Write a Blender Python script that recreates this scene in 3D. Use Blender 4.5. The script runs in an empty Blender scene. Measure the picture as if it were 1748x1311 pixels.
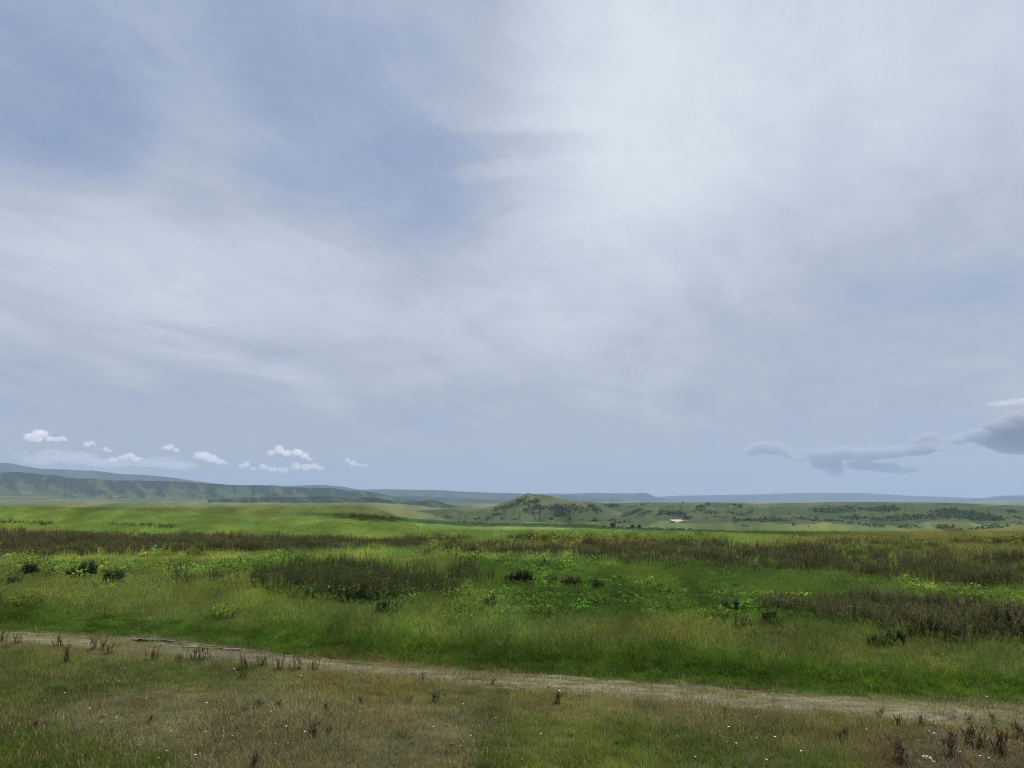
import bpy, bmesh, math, random
import numpy as np
from mathutils import Vector, Matrix
random.seed(7)
RNG = np.random.default_rng(11)
R = math.radians

# ------------------------------------------------------------------ camera geometry
F, CX, CY, HZ, CAMZ = 1312.0, 874.0, 655.5, 852.0, 3.2
PITCH = math.atan((HZ - CY) / F)
SP, CP = math.sin(PITCH), math.cos(PITCH)

def slope(row):
    v = (CY - np.asarray(row, float)) / F
    return (SP + CP * v) / (CP - SP * v)
def xr(px, row):
    v = (CY - np.asarray(row, float)) / F
    return ((np.asarray(px, float) - CX) / F) / (CP - SP * v)
def project(X, Y, Z):
    zz = Z - CAMZ
    d = np.maximum(Y * CP + zz * SP, .05)
    return CX + F * X / d, CY - F * (-Y * SP + zz * CP) / d

scene = bpy.context.scene
col = scene.collection

# ------------------------------------------------------------------ numpy noise
_T = np.random.default_rng(5).random((256, 256))
def vnoise(x, y, s=0):
    x = np.asarray(x, float) + s * 17.3; y = np.asarray(y, float) + s * 31.7
    xi = np.floor(x).astype(int); yi = np.floor(y).astype(int)
    fx = x - xi; fy = y - yi
    fx = fx * fx * (3 - 2 * fx); fy = fy * fy * (3 - 2 * fy)
    a = _T[xi & 255, yi & 255]; b = _T[(xi + 1) & 255, yi & 255]
    c = _T[xi & 255, (yi + 1) & 255]; d = _T[(xi + 1) & 255, (yi + 1) & 255]
    return (a * (1 - fx) + b * fx) * (1 - fy) + (c * (1 - fx) + d * fx) * fy
def fbm(x, y, s=0, o=4):
    t = 0; a = .5; n = 0
    for i in range(o):
        t = t + a * vnoise(x * 2 ** i, y * 2 ** i, s + i); n += a; a *= .5
    return t / n - .5
def sstep(a, b, x):
    t = np.clip((x - a) / (b - a), 0, 1)
    return t * t * (3 - 2 * t)
def inpoly(px, py, poly):
    ins = np.zeros(px.shape, bool); n = len(poly)
    for i in range(n):
        x1, y1 = poly[i]; x2, y2 = poly[(i + 1) % n]
        if y1 == y2: continue
        c = ((y1 > py) != (y2 > py)) & (px < (x2 - x1) * (py - y1) / (y2 - y1) + x1)
        ins ^= c
    return ins
def band(pts):
    """[(px, row_far, row_near)...] -> polygon"""
    return [(p, a) for p, a, b in pts] + [(p, b) for p, a, b in reversed(pts)]

# ------------------------------------------------------------------ tagging
def tag(o, label=None, cat=None, group=None, kind=None):
    if label: o['label'] = label
    if cat: o['category'] = cat
    if group: o['group'] = group
    if kind: o['kind'] = kind
    return o
def empty(name, loc, rz=0, scale=1):
    o = bpy.data.objects.new(name, None); col.objects.link(o)
    o.location = loc; o.rotation_euler = (0, 0, rz); o.scale = (scale,) * 3
    o.empty_display_size = .2
    return o
def mesh_obj(name, verts, faces, mat, parent=None, smooth=False, link=True):
    me = bpy.data.meshes.new(name)
    me.from_pydata([tuple(v) for v in verts], [], faces)
    if mat: me.materials.append(mat)
    if smooth: me.polygons.foreach_set('use_smooth', [True] * len(me.polygons))
    me.update()
    o = bpy.data.objects.new(name, me)
    if link: col.objects.link(o)
    if parent: o.parent = parent
    return o
def grid_mesh(name, X, Y, Z, mat, colors=None, smooth=True):
    """X,Y,Z: (rows, cols) arrays -> one sheet facing up"""
    r, c = X.shape
    co = np.stack([X, Y, Z], -1).reshape(-1, 3).astype(np.float32)
    i = np.arange(r * c).reshape(r, c)
    q = np.stack([i[:-1, :-1], i[:-1, 1:], i[1:, 1:], i[1:, :-1]], -1).reshape(-1, 4)
    me = bpy.data.meshes.new(name)
    me.vertices.add(len(co)); me.vertices.foreach_set('co', co.ravel())
    me.loops.add(q.size); me.loops.foreach_set('vertex_index', q.ravel().astype(np.int32))
    me.polygons.add(len(q)); me.polygons.foreach_set('loop_start', np.arange(0, q.size, 4, dtype=np.int32))
    me.polygons.foreach_set('use_smooth', np.full(len(q), smooth))
    me.update(calc_edges=True)
    if colors is not None:
        a = me.color_attributes.new('zone', 'FLOAT_COLOR', 'POINT')
        cc = np.concatenate([colors.reshape(-1, 3), np.ones((len(co), 1))], 1).astype(np.float32)
        a.data.foreach_set('color', cc.ravel())
    me.materials.append(mat)
    o = bpy.data.objects.new(name, me); col.objects.link(o)
    return o

# ------------------------------------------------------------------ materials
class NT:
    def __init__(s, tree): s.t = tree; s.n = tree.nodes; s.l = tree.links
    def new(s, typ, **k):
        n = s.n.new(typ)
        for a, b in k.items(): setattr(n, a, b)
        return n
    def put(s, sock, v):
        if isinstance(v, bpy.types.NodeSocket): s.l.new(v, sock)
        elif v is not None: sock.default_value = v
    def math(s, op, a, b=None, c=None, clamp=False):
        n = s.new('ShaderNodeMath', operation=op, use_clamp=clamp)
        s.put(n.inputs[0], a); s.put(n.inputs[1], b)
        if c is not None: s.put(n.inputs[2], c)
        return n.outputs[0]
    def mix(s, f, a, b, blend='MIX'):
        n = s.new('ShaderNodeMix', data_type='RGBA', blend_type=blend)
        s.put(n.inputs[0], f); s.put(n.inputs[6], a); s.put(n.inputs[7], b)
        return n.outputs[2]
    def noise(s, vec, scale, detail=4, rough=.55, dist=0):
        n = s.new('ShaderNodeTexNoise')
        if vec is not None: s.l.new(vec, n.inputs['Vector'])
        n.inputs['Scale'].default_value = scale; n.inputs['Detail'].default_value = detail
        n.inputs['Roughness'].default_value = rough; n.inputs['Distortion'].default_value = dist
        return n.outputs['Fac']
    def ramp(s, f, stops):
        n = s.new('ShaderNodeValToRGB'); e = n.color_ramp.elements
        while len(e) < len(stops): e.new(.5)
        for i, (p, c) in enumerate(stops):
            e[i].position = p; e[i].color = (*c, 1) if len(c) == 3 else c
        s.put(n.inputs[0], f); return n.outputs[0]
    def maprange(s, v, a, b, c, d, smooth=True):
        n = s.new('ShaderNodeMapRange'); n.interpolation_type = 'SMOOTHSTEP' if smooth else 'LINEAR'
        s.put(n.inputs[0], v)
        for i, q in enumerate((a, b, c, d)): n.inputs[i + 1].default_value = q
        return n.outputs[0]
def material(name):
    m = bpy.data.materials.new(name); m.use_nodes = True
    m.node_tree.nodes.clear()
    return m, NT(m.node_tree)
def c4(c): return (*c, 1)

def mat_ground(name, attr=True, base=(.1, .1, .05), fine=1.0, bump=.5, lo=.62, hi=1.35, far=None):
    m, t = material(name)
    geo = t.new('ShaderNodeNewGeometry'); pos = geo.outputs['Position']
    if attr:
        a = t.new('ShaderNodeAttribute', attribute_name='zone'); c = a.outputs['Color']
    else:
        c = c4(base)
    n1 = t.noise(pos, 7 * fine, 6, .7); n2 = t.noise(pos, .6 * fine, 5, .6); n3 = t.noise(pos, .02 * fine, 5, .6)
    f = t.math('ADD', t.math('MULTIPLY', n1, .5), t.math('ADD', t.math('MULTIPLY', n2, .3), t.math('MULTIPLY', n3, .2)))
    g = t.maprange(f, .33, .67, lo, hi, False)
    v = t.mix(1.0, c, g, 'MULTIPLY')
    # dry straw flecks, a real colour of the sward
    v = t.mix(t.maprange(t.noise(pos, 2.3 * fine, 6, .75), .56, .72, 0, .45), v, c4((.13, .115, .06)))
    b = t.new('ShaderNodeBump'); b.inputs['Strength'].default_value = bump; b.inputs['Distance'].default_value = .08 / fine
    t.l.new(n1, b.inputs['Height'])
    d = t.new('ShaderNodeBsdfDiffuse'); t.l.new(v, d.inputs['Color']); t.l.new(b.outputs[0], d.inputs['Normal'])
    o = t.new('ShaderNodeOutputMaterial'); t.l.new(d.outputs[0], o.inputs['Surface'])
    return m

def mat_leaf(name, color=None, trans=.3, var=.35):
    """leaf / blade: diffuse + a little translucency; colour from the instance's 'tint' or fixed"""
    m, t = material(name)
    inf = t.new('ShaderNodeObjectInfo')
    if color is None:
        a = t.new('ShaderNodeAttribute', attribute_name='tint', attribute_type='INSTANCER'); c = a.outputs['Color']
    else: c = c4(color)
    isl = t.new('ShaderNodeNewGeometry').outputs['Random Per Island']
    g = t.math('ADD', t.math('MULTIPLY', isl, var * 2), 1 - var)
    g = t.math('MULTIPLY', g, t.math('ADD', t.math('MULTIPLY', inf.outputs['Random'], .3), .85))
    v = t.mix(1.0, c, g, 'MULTIPLY')
    # some leaves yellower, as in any stand of plants
    v = t.mix(t.maprange(isl, .8, .95, 0, .45), v, t.mix(1.0, v, c4((1.7, 1.25, .8)), 'MULTIPLY'))
    d = t.new('ShaderNodeBsdfDiffuse'); t.l.new(v, d.inputs['Color'])
    tr = t.new('ShaderNodeBsdfTranslucent'); t.l.new(v, tr.inputs['Color'])
    x = t.new('ShaderNodeMixShader'); x.inputs[0].default_value = trans
    t.l.new(d.outputs[0], x.inputs[1]); t.l.new(tr.outputs[0], x.inputs[2])
    o = t.new('ShaderNodeOutputMaterial'); t.l.new(x.outputs[0], o.inputs['Surface'])
    return m
def mat_plain(name, color, rough=.9, spec=.2, nscale=0, nvar=.3, bump=0):
    m, t = material(name)
    p = t.new('ShaderNodeBsdfPrincipled'); p.inputs['Roughness'].default_value = rough
    p.inputs['Specular IOR Level'].default_value = spec
    if nscale:
        pos = t.new('ShaderNodeNewGeometry').outputs['Position']
        n = t.noise(pos, nscale, 6, .65)
        t.l.new(t.mix(1.0, c4(color), t.maprange(n, .3, .7, 1 - nvar, 1 + nvar, False), 'MULTIPLY'), p.inputs['Base Color'])
        if bump:
            b = t.new('ShaderNodeBump'); b.inputs['Strength'].default_value = bump; b.inputs['Distance'].default_value = .5 / nscale
            t.l.new(n, b.inputs['Height']); t.l.new(b.outputs[0], p.inputs['Normal'])
    else: p.inputs['Base Color'].default_value = c4(color)
    o = t.new('ShaderNodeOutputMaterial'); t.l.new(p.outputs[0], o.inputs['Surface'])
    return m

# ------------------------------------------------------------------ world: sky and high veil of cloud
SUN_AZ, SUN_EL = R(48), R(60)          # to the right of the view, high
world = bpy.data.worlds.new("World"); scene.world = world; world.use_nodes = True
world.node_tree.nodes.clear(); t = NT(world.node_tree)
sky = t.new('ShaderNodeTexSky', sky_type='NISHITA'); sky.sun_disc = False
sky.sun_elevation = SUN_EL; sky.sun_rotation = SUN_AZ; sky.altitude = 400
sky.air_density = 1.0; sky.dust_density = 1.0; sky.ozone_density = 3.0
tc = t.new('ShaderNodeTexCoord'); D = tc.outputs['Generated']
sep = t.new('ShaderNodeSeparateXYZ'); t.l.new(D, sep.inputs[0])
dx, dy, dz = sep.outputs
az = t.math('ARCTAN2', dx, dy); el = t.math('ARCSINE', dz)
zc = t.math('ADD', t.math('MAXIMUM', dz, 0.0), .12)
pu = t.math('DIVIDE', dx, zc); pv = t.math('DIVIDE', dy, zc)
def vec(a, b, c=0.0):
    n = t.new('ShaderNodeCombineXYZ'); t.put(n.inputs[0], a); t.put(n.inputs[1], b); t.put(n.inputs[2], c); return n.outputs[0]
layer = vec(pu, pv)
rotn = t.new('ShaderNodeVectorRotate', rotation_type='Z_AXIS'); t.l.new(layer, rotn.inputs['Vector']); rotn.inputs['Angle'].default_value = R(24)
mp = t.new('ShaderNodeMapping'); t.l.new(rotn.outputs[0], mp.inputs['Vector']); mp.inputs['Scale'].default_value = (1.35, .6, 1)
streak = t.noise(mp.outputs[0], 1.25, 7, .56, .7)
puffy = t.noise(layer, 1.5, 8, .6, .9)
broad = t.noise(vec(az, t.math('MULTIPLY', el, 1.8)), 4.5, 6, .6, .5)
w1 = t.math('MULTIPLY', t.math('SUBTRACT', puffy, .5), .24)
w2 = t.math('MULTIPLY', t.math('SUBTRACT', streak, .5), .24)
azd = t.math('ADD', az, w1); eld = t.math('ADD', el, w2)
def blob(px, row, sx, sy, wgt, rot=0):
    a0 = math.atan(xr(px, row)); e0 = math.atan2(slope(row), math.sqrt(1 + xr(px, row) ** 2))
    a = t.math('SUBTRACT', azd, a0); e = t.math('SUBTRACT', eld, e0)
    c, s = math.cos(R(rot)), math.sin(R(rot))
    u = t.math('MULTIPLY', t.math('ADD', t.math('MULTIPLY', a, c), t.math('MULTIPLY', e, s)), F / sx)
    v = t.math('MULTIPLY', t.math('SUBTRACT', t.math('MULTIPLY', e, c), t.math('MULTIPLY', a, s)), F / sy)
    q = t.math('ADD', t.math('MULTIPLY', u, u), t.math('MULTIPLY', v, v))
    return t.math('MULTIPLY', t.math('POWER', 2.718, t.math('MULTIPLY', q, -.5)), wgt)
W = t.math('ADD', .46, t.math('MULTIPLY', t.math('POWER', 2.718, t.math('MULTIPLY', t.math('MAXIMUM', el, 0.0), -12.0)), .17))
for b in [(1060, 130, 150, 330, .28, -8), (1330, 90, 320, 180, .26, 0), (1110, 400, 130, 130, .20, 0),
          (560, 500, 380, 75, .22, 0), (120, 420, 260, 70, .20, -8), (100, 120, 210, 140, -.24, 0), (0, 260, 130, 60, -.12, 0),
          (700, 250, 120, 170, -.24, 14), (520, 60, 230, 90, -.14, 0), (440, 260, 120, 50, -.10, 0),
          (1480, 500, 260, 110, -.16, 10), (1660, 220, 170, 170, .17, 0), (280, 130, 60, 160, .14, 35),
          (200, 690, 420, 50, -.08, 0), (1000, 770, 900, 55, -.16, 0), (880, 600, 300, 40, .08, 0)]:
    W = t.math('ADD', W, blob(*b))
W = t.math('ADD', W, t.math('MULTIPLY', t.math('SUBTRACT', streak, .5), .34))
W = t.math('ADD', W, t.math('MULTIPLY', t.math('SUBTRACT', puffy, .5), .42))
W = t.math('ADD', W, t.math('MULTIPLY', t.math('SUBTRACT', broad, .5), .34))
mpf = t.new('ShaderNodeMapping'); t.l.new(rotn.outputs[0], mpf.inputs['Vector']); mpf.inputs['Scale'].default_value = (1.5, .8, 1)
fine = t.noise(mpf.outputs[0], 4.2, 9, .66, 1.1)
W = t.math('ADD', W, t.math('MULTIPLY', t.math('SUBTRACT', fine, .5), .30))
edge = t.math('MULTIPLY', t.maprange(t.math('ADD', az, t.math('MULTIPLY', w1, .12)), -.06, .03, 0, .07), t.maprange(el, .32, .55, 0, 1))
W = t.math('ADD', W, edge, clamp=True)
cloudcol = t.ramp(W, [(0, (2.5, 3.25, 5.3)), (.3, (3.4, 4.12, 5.75)), (.5, (4.45, 5.0, 6.05)), (.75, (5.7, 6.35, 7.3)), (1, (7.1, 7.85, 8.4))])
skycol = t.mix(t.maprange(W, 0, .4, .72, .96), sky.outputs[0], cloudcol)
skycol = t.mix(t.math('MULTIPLY', t.math('POWER', 2.718, t.math('MULTIPLY', t.math('MAXIMUM', el, 0.0), -6.0)), .8), skycol, c4((4.6, 5.0, 5.6)))
bg = t.new('ShaderNodeBackground'); t.l.new(skycol, bg.inputs['Color']); bg.inputs['Strength'].default_value = .086
wo = t.new('ShaderNodeOutputWorld'); t.l.new(bg.outputs[0], wo.inputs['Surface'])
world.cycles.sampling_method = 'MANUAL'; world.cycles.sample_map_resolution = 512

sun = bpy.data.lights.new('sun', 'SUN'); sun.energy = 5.0; sun.angle = R(10); sun.color = (1, .95, .87)
so = bpy.data.objects.new('sun', sun); col.objects.link(so)
sdir = Vector((math.sin(SUN_AZ) * math.cos(SUN_EL), math.cos(SUN_AZ) * math.cos(SUN_EL), math.sin(SUN_EL)))
so.rotation_euler = sdir.to_track_quat('Z', 'Y').to_euler(); so.location = (0, 0, 60)

# ------------------------------------------------------------------ terrain height
def pxu(X, Y): return CX + F * np.asarray(X, float) / np.maximum(Y, 1.0)
# track centre line, from image to the flat ground
TR = [(-900, 1012, .5), (-260, 1058, .5), (0, 1086, .8), (120, 1093, .85), (250, 1102, .9), (400, 1116, .75), (520, 1130, .62), (700, 1144, .62), (900, 1161, .68), (1100, 1177, .72), (1300, 1192, .74), (1500, 1206, .76), (1748, 1221, .8), (2100, 1237, .8), (2900, 1272, .8)]
TX = np.array([xr(p, r) * (-CAMZ / slope(r)) for p, r, w in TR]); TY = np.array([-CAMZ / slope(r) for p, r, w in TR])
TW = np.array([w * .9 for p, r, w in TR])
def track_off(X, Y):
    """signed distance across the track (metres, + = far side)"""
    cy = np.interp(X, TX, TY) + .18 * fbm(np.asarray(X) / 3.1, X * 0 + 3.3, 40)
    return (Y - cy) * .93
def ground_z(X, Y):
    X = np.asarray(X, float); Y = np.asarray(Y, float)
    u = pxu(X, Y)
    L = np.interp(Y, [0, 260, 600, 1500, 3000, 5000, 16000], [0, 0, -1.8, -6, -8, -15, -24])
    Rr = np.interp(Y, [0, 64, 86, 150, 400, 650, 900, 3000, 16000], [0, 0, -.5, -6, -18, -22, -22.5, -24, -24])
    # the plateau's edge lies farther off to the left
    V = sstep(610, 800, u + 40 * fbm(X / 60, Y / 60, 9))
    z = L * (1 - V) + Rr * V
    to = np.abs(track_off(X, Y))
    away = sstep(.6, 2.2, to)
    near = 1 - sstep(60, 110, Y)
    z = z + near * away * (.16 * fbm(X / 2.6, Y / 2.6, 3) + .05 * fbm(X / .5, Y / .5, 5))
    z = z + away * sstep(18, 30, Y) * .7 * fbm(X / 22, Y / 22, 7)
    z = z + sstep(100, 300, Y) * 1.6 * fbm(X / 160, Y / 160, 8)
    z = z + .12 * sstep(1.0, 1.9, track_off(X, Y)) * (1 - sstep(30, 60, Y))   # slight bank beyond the track
    z = z - .05 * (1 - sstep(.35, 1.1, to)) * (1 - sstep(60, 80, Y))
    return z

class Hill:
    """a heightfield in (image column, depth): crest polyline at depth yc, foot at yb"""
    def __init__(s, crest, yc, yb, zb, face=.8, spur=2.0, spur_w=45, back=350, cliff=0, rough=.6, seed=1, foot=None):
        s.foot = foot
        s.px = np.array([c[0] for c in crest], float); s.row = np.array([c[1] for c in crest], float)
        s.yc, s.yb, s.zb, s.face, s.spur, s.spur_w, s.back, s.cliff, s.rough, s.seed = yc, yb, zb, face, spur, spur_w, back, cliff, rough, seed
    def z(s, X, Y):
        u = pxu(X, Y) 
        r = np.interp(u, s.px, s.row)
        zc = CAMZ + s.yc * slope(r) 
        zb = s.zb
        yb = s.yb + (0 if s.foot else 1) * (s.yc - s.yb) * .35 * (vnoise(u / s.spur_w, u * 0, s.seed) - .3)
        t = np.clip((Y - yb) / (s.yc - yb), -.5, 1)
        tt = np.maximum(t, 0)
        S = tt ** s.face * (1 - .0 * tt)
        S = S * (1 - .25 * sstep(.0, 1, tt) * (1 - tt))
        if s.cliff:
            q = .70 + .16 * fbm(u / 14, u * 0, 61) * 2; S = np.where(tt < q, .52 * (tt / q) ** 1.1, .52 + .48 * sstep(q, q + .13, tt) ** .8) * s.cliff + S * (1 - s.cliff)
        if s.foot:
            f0, f1 = s.foot
            S = np.where(tt < f0, f1 * (tt / f0) ** 1.25, f1 + (1 - f1) * np.interp((tt - f0) / (1 - f0), [0, .3, .55, .72, 1], [0, .22, .5, .93, 1]))
        z = zb + (zc - zb) * S
        env = np.sin(np.pi * np.clip((t - (s.foot[0] if s.foot else 0)) / (1 - (s.foot[0] if s.foot else 0)), 0, 1))
        rid = 1 - np.abs(2 * vnoise((u + .05 * (Y - s.yb) * 60 / (s.yc - s.yb)) / s.spur_w, Y / (s.yc - s.yb) * .7, s.seed + 3) - 1)
        rid2 = 1 - np.abs(2 * vnoise(u / s.spur_w * 2.7, Y / (s.yc - s.yb) * 1.5, s.seed + 5) - 1)
        z = z + env * s.spur * (rid - .6 + .45 * (rid2 - .6))
        z = z + s.rough * env * fbm(X / (s.yc / 40), Y / (s.yc / 40), s.seed + 8, 6)
        z = np.where(t < 0, zb - 6 * np.clip(-t * 4, 0, 1), z)
        b = np.clip((Y - s.yc) / s.back, 0, 1)
        z = np.where(Y > s.yc, zb - 6 + (zc - zb + 6) * (1 - b) ** 2, z)
        return z
    def mesh(s, name, mat, n=500, m=120, label=None, colors=None):
        p = np.linspace(s.px[0], s.px[-1], n)
        y = np.concatenate([np.linspace(s.yb * .96, s.yc, m), s.yc + s.back * np.linspace(.08, 1, 12)])
        P, Yg = np.meshgrid(p, y)
        X = (P - CX) / F * Yg
        Z = s.z(X, Yg)
        c = colors(P, Yg, Z, s) if colors else None
        o = grid_mesh(name, X, Yg, Z, mat, c)
        tag(o, label, None, None, 'structure')
        return o
HA = Hill([(520, 891), (600, 884), (660, 876), (700, 872.5), (740, 870), (783, 869), (822, 867.5), (843, 864.5), (860, 857), (886, 847.5), (897, 843.5), (903, 842), (930, 845.5), (942, 847), (955, 851), (980, 854.5), (1008, 856.5), (1040, 860), (1100, 866), (1200, 880)],
          1150, 900, -23, .85, 4.0, 40, 300, seed=2)
HB = Hill([(790, 893), (820, 886), (839, 878), (870, 871), (894, 865), (911, 862), (929, 857), (954, 855.5), (1006, 856.5), (1021, 861), (1035, 868), (1060, 876), (1090, 886), (1110, 893)],
          1010, 860, -23, .8, 5.0, 24, 160, seed=4)
HC = Hill([(900, 880), (960, 866), (1000, 860), (1060, 858.5), (1110, 857.5), (1165, 858), (1220, 857.5), (1290, 860), (1340, 859), (1400, 857.3), (1480, 856.7), (1560, 857.3), (1640, 859.5), (1748, 864), (1900, 868), (2150, 872)],
          1500, 760, -23, 1.0, 7.5, 34, 500, seed=6)
HE = Hill([(360, 852), (430, 849), (520, 848.5), (560, 846.5), (600, 848.5), (640, 849), (690, 857), (715, 855.5), (737, 852.5), (750, 856), (761, 860), (795, 867), (830, 872)],
          2600, 2050, -30, .8, 12, 22, 500, seed=8)
HD = Hill([(-300, 800), (-100, 806), (0, 808), (35, 806), (69, 809.5), (100, 812), (127, 817), (160, 817), (192, 820.5), (250, 821), (309, 822), (345, 825), (378, 827), (430, 829), (474, 829), (487, 831.5), (515, 832.5), (549, 832.5), (575, 834), (600, 838.5), (614, 837), (645, 841.5), (679, 849), (720, 856), (760, 862)],
          4500, 1900, -24, .75, 4, 20, 900, rough=14, seed=10, foot=(.52, .235))
HG = Hill([(520, 856), (600, 850), (650, 848), (693, 846.5), (740, 848), (806, 851), (860, 854.5), (930, 860)], 5600, 4800, -24, .8, 16, 40, 700, seed=12)
HF = Hill([(-300, 786), (-120, 786), (0, 789.5), (22, 791), (43, 795), (69, 799.5), (96, 801), (134, 802), (150, 803.5), (161, 803), (187, 806), (213, 809.5), (235, 810), (249, 810.5), (281, 813.5), (300, 815.5), (330, 820), (358, 823.5), (375, 826), (400, 828.5), (500, 829.5), (545, 827.6), (570, 829), (590, 831), (603, 834), (615, 836), (650, 835.3), (700, 835.8), (760, 837), (800, 839.7), (860, 841.5), (960, 845), (1060, 852)],
          8800, 7400, -24, .8, 30, 40, 1200, rough=20, seed=14)
HH = Hill([(820, 848), (900, 843), (940, 842.5), (985, 842.5), (1010, 841), (1040, 842), (1082, 842.3), (1090, 841), (1100, 841.5), (1107, 843.5), (1113, 847), (1122, 850), (1135, 853.5), (1160, 857)], 10800, 9800, -24, .8, 20, 30, 900, seed=16)
HI = Hill([(1040, 853), (1110, 848.5), (1160, 846), (1200, 845.5), (1300, 843.5), (1340, 842), (1375, 841), (1430, 841.2), (1480, 842), (1530, 845.5), (1600, 848), (1650, 850), (1748, 852), (1850, 856)], 14200, 13000, -24, .8, 25, 60, 900, seed=18)
HJ = Hill([(1520, 859), (1580, 856.5), (1620, 855), (1645, 852.5), (1670, 850), (1690, 847.5), (1705, 846), (1748, 845.5), (1850, 843), (2050, 848)], 12000, 10800, -24, .8, 25, 40, 900, seed=20)

def H(X, Y):
    z = ground_z(X, Y)
    for h in (HA, HB, HC):
        u = pxu(X, Y); ok = (u > h.px[0]) & (u < h.px[-1]) & (Y > h.yb * .96) & (Y < h.yc + h.back)
        z = np.where(ok, np.maximum(z, h.z(X, Y)), z)
    return z
YM = np.concatenate([np.arange(5, 40, .12), np.geomspace(40, 1600, 900)])
def hit(px, row):
    """where the sight lines of the photograph's pixels meet the land"""
    px = np.atleast_1d(np.asarray(px, float)); row = np.atleast_1d(np.asarray(row, float))
    k = xr(px, row)[:, None]; s = slope(row)[:, None]
    X = k * YM[None]; Yg = np.broadcast_to(YM[None], X.shape)
    below = (CAMZ + s * YM[None]) <= H(X, Yg)
    i = np.where(below.any(1), below.argmax(1), len(YM) - 1)
    y = YM[i]; x = k[:, 0] * y
    return x, y, H(x, y), below.any(1)

# ------------------------------------------------------------------ vegetation zones (true colours of the sward)
DEEP = (.058, .104, .022); MID = (.086, .128, .030); OLIVE = (.085, .092, .028); FGO = (.092, .092, .032); BROWN = (.104, .098, .046)
FGG = (.060, .080, .016); YGR = (.122, .150, .036); BRIGHT = (.092, .134, .032); WEED = (.060, .050, .032); DULL = (.080, .105, .036)
TAN = (.092, .102, .046); VAL = (.085, .105, .042); DARKG = (.030, .058, .012); STRAW = (.115, .105, .055)
LAYERS = [  # polygon in the photograph's pixels, colour
    (band([(-900, 840, 1400), (2700, 840, 1400)]), FGO),
    # far plain
    (band([(-900, 840, 872), (640, 840, 874), (800, 840, 905), (2700, 840, 925)]), VAL),
    (band([(-900, 861, 906), (0, 863, 906), (300, 868, 915), (560, 886, 920), (760, 894, 922), (900, 900, 924), (1060, 903, 925), (1300, 914, 930), (1420, 922, 932)]), BRIGHT),
    (band([(60, 866, 869), (300, 869, 876), (480, 872, 884), (620, 868, 888), (560, 866, 886)]), DULL),
    (band([(560, 868, 880), (650, 868, 884), (720, 872, 889), (792, 888, 891)]), TAN),
    (band([(500, 876, 880), (600, 880, 886), (720, 888, 894), (840, 892, 899), (980, 894, 902), (1300, 906, 914), (1415, 914, 920), (1420, 920, 921)]), DARKG),
    (band([(1050, 890, 900), (1300, 892, 906), (1500, 900, 915), (2700, 900, 920)]), DULL),
    # right rise
    (band([(1300, 918, 960), (1450, 908, 975), (1600, 902, 985), (2700, 895, 1000)]), OLIVE),
    # between band and track
    (band([(-900, 925, 1075), (0, 930, 1082), (400, 930, 1100), (800, 930, 1120), (1748, 960, 1200), (2700, 960, 1260)]), MID),
    (band([(-900, 935, 975), (0, 940, 975), (400, 938, 968), (700, 935, 978), (860, 950, 975), (980, 955, 962)]), YGR),
    (band([(300, 938, 952), (560, 936, 958), (760, 940, 965)]), BRIGHT),
    (band([(780, 968, 1010), (950, 960, 1075), (1150, 965, 1085), (1300, 975, 1085), (1450, 1000, 1080), (1500, 1040, 1080)]), DEEP),
    (band([(-900, 985, 1050), (0, 985, 1048), (250, 985, 1062), (420, 1000, 1050), (440, 1010, 1030)]), (.096, .126, .034)),
    (band([(900, 1078, 1118), (1100, 1075, 1128), (1300, 1085, 1135), (1500, 1095, 1150), (1748, 1080, 1165), (2400, 1080, 1180)]), (.088, .112, .030)),
    (band([(-900, 1040, 1066), (0, 1042, 1072), (150, 1056, 1082), (350, 1072, 1105), (600, 1090, 1128), (900, 1118, 1150), (1200, 1130, 1172), (1500, 1150, 1190), (1748, 1165, 1205), (2400, 1190, 1240)]), (.046, .086, .012)),
    # before the track
    (band([(-900, 1075, 1500), (0, 1100, 1500), (300, 1118, 1500), (600, 1150, 1500), (900, 1172, 1500), (1300, 1205, 1500), (1748, 1230, 1500), (2700, 1250, 1500)]), FGO),
    (band([(-900, 1105, 1200), (0, 1110, 1230), (150, 1120, 1200), (330, 1130, 1165), (420, 1148, 1160)]), (.060, .078, .020)),
    (band([(60, 1215, 1262), (200, 1195, 1330), (420, 1180, 1340), (640, 1185, 1340), (760, 1200, 1340), (850, 1215, 1265), (900, 1225, 1240)]), BROWN),
    (band([(-900, 1240, 1500), (0, 1262, 1500), (140, 1278, 1500), (330, 1296, 1500)]), FGG),
    (band([(830, 1258, 1310), (900, 1225, 1380), (1050, 1220, 1390), (1220, 1235, 1390), (1330, 1265, 1390), (1500, 1290, 1390)]), (.060, .082, .018)),
    (band([(1480, 1240, 1420), (1600, 1235, 1420), (1748, 1238, 1420), (2400, 1250, 1420)]), (.080, .066, .036)),
]
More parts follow.
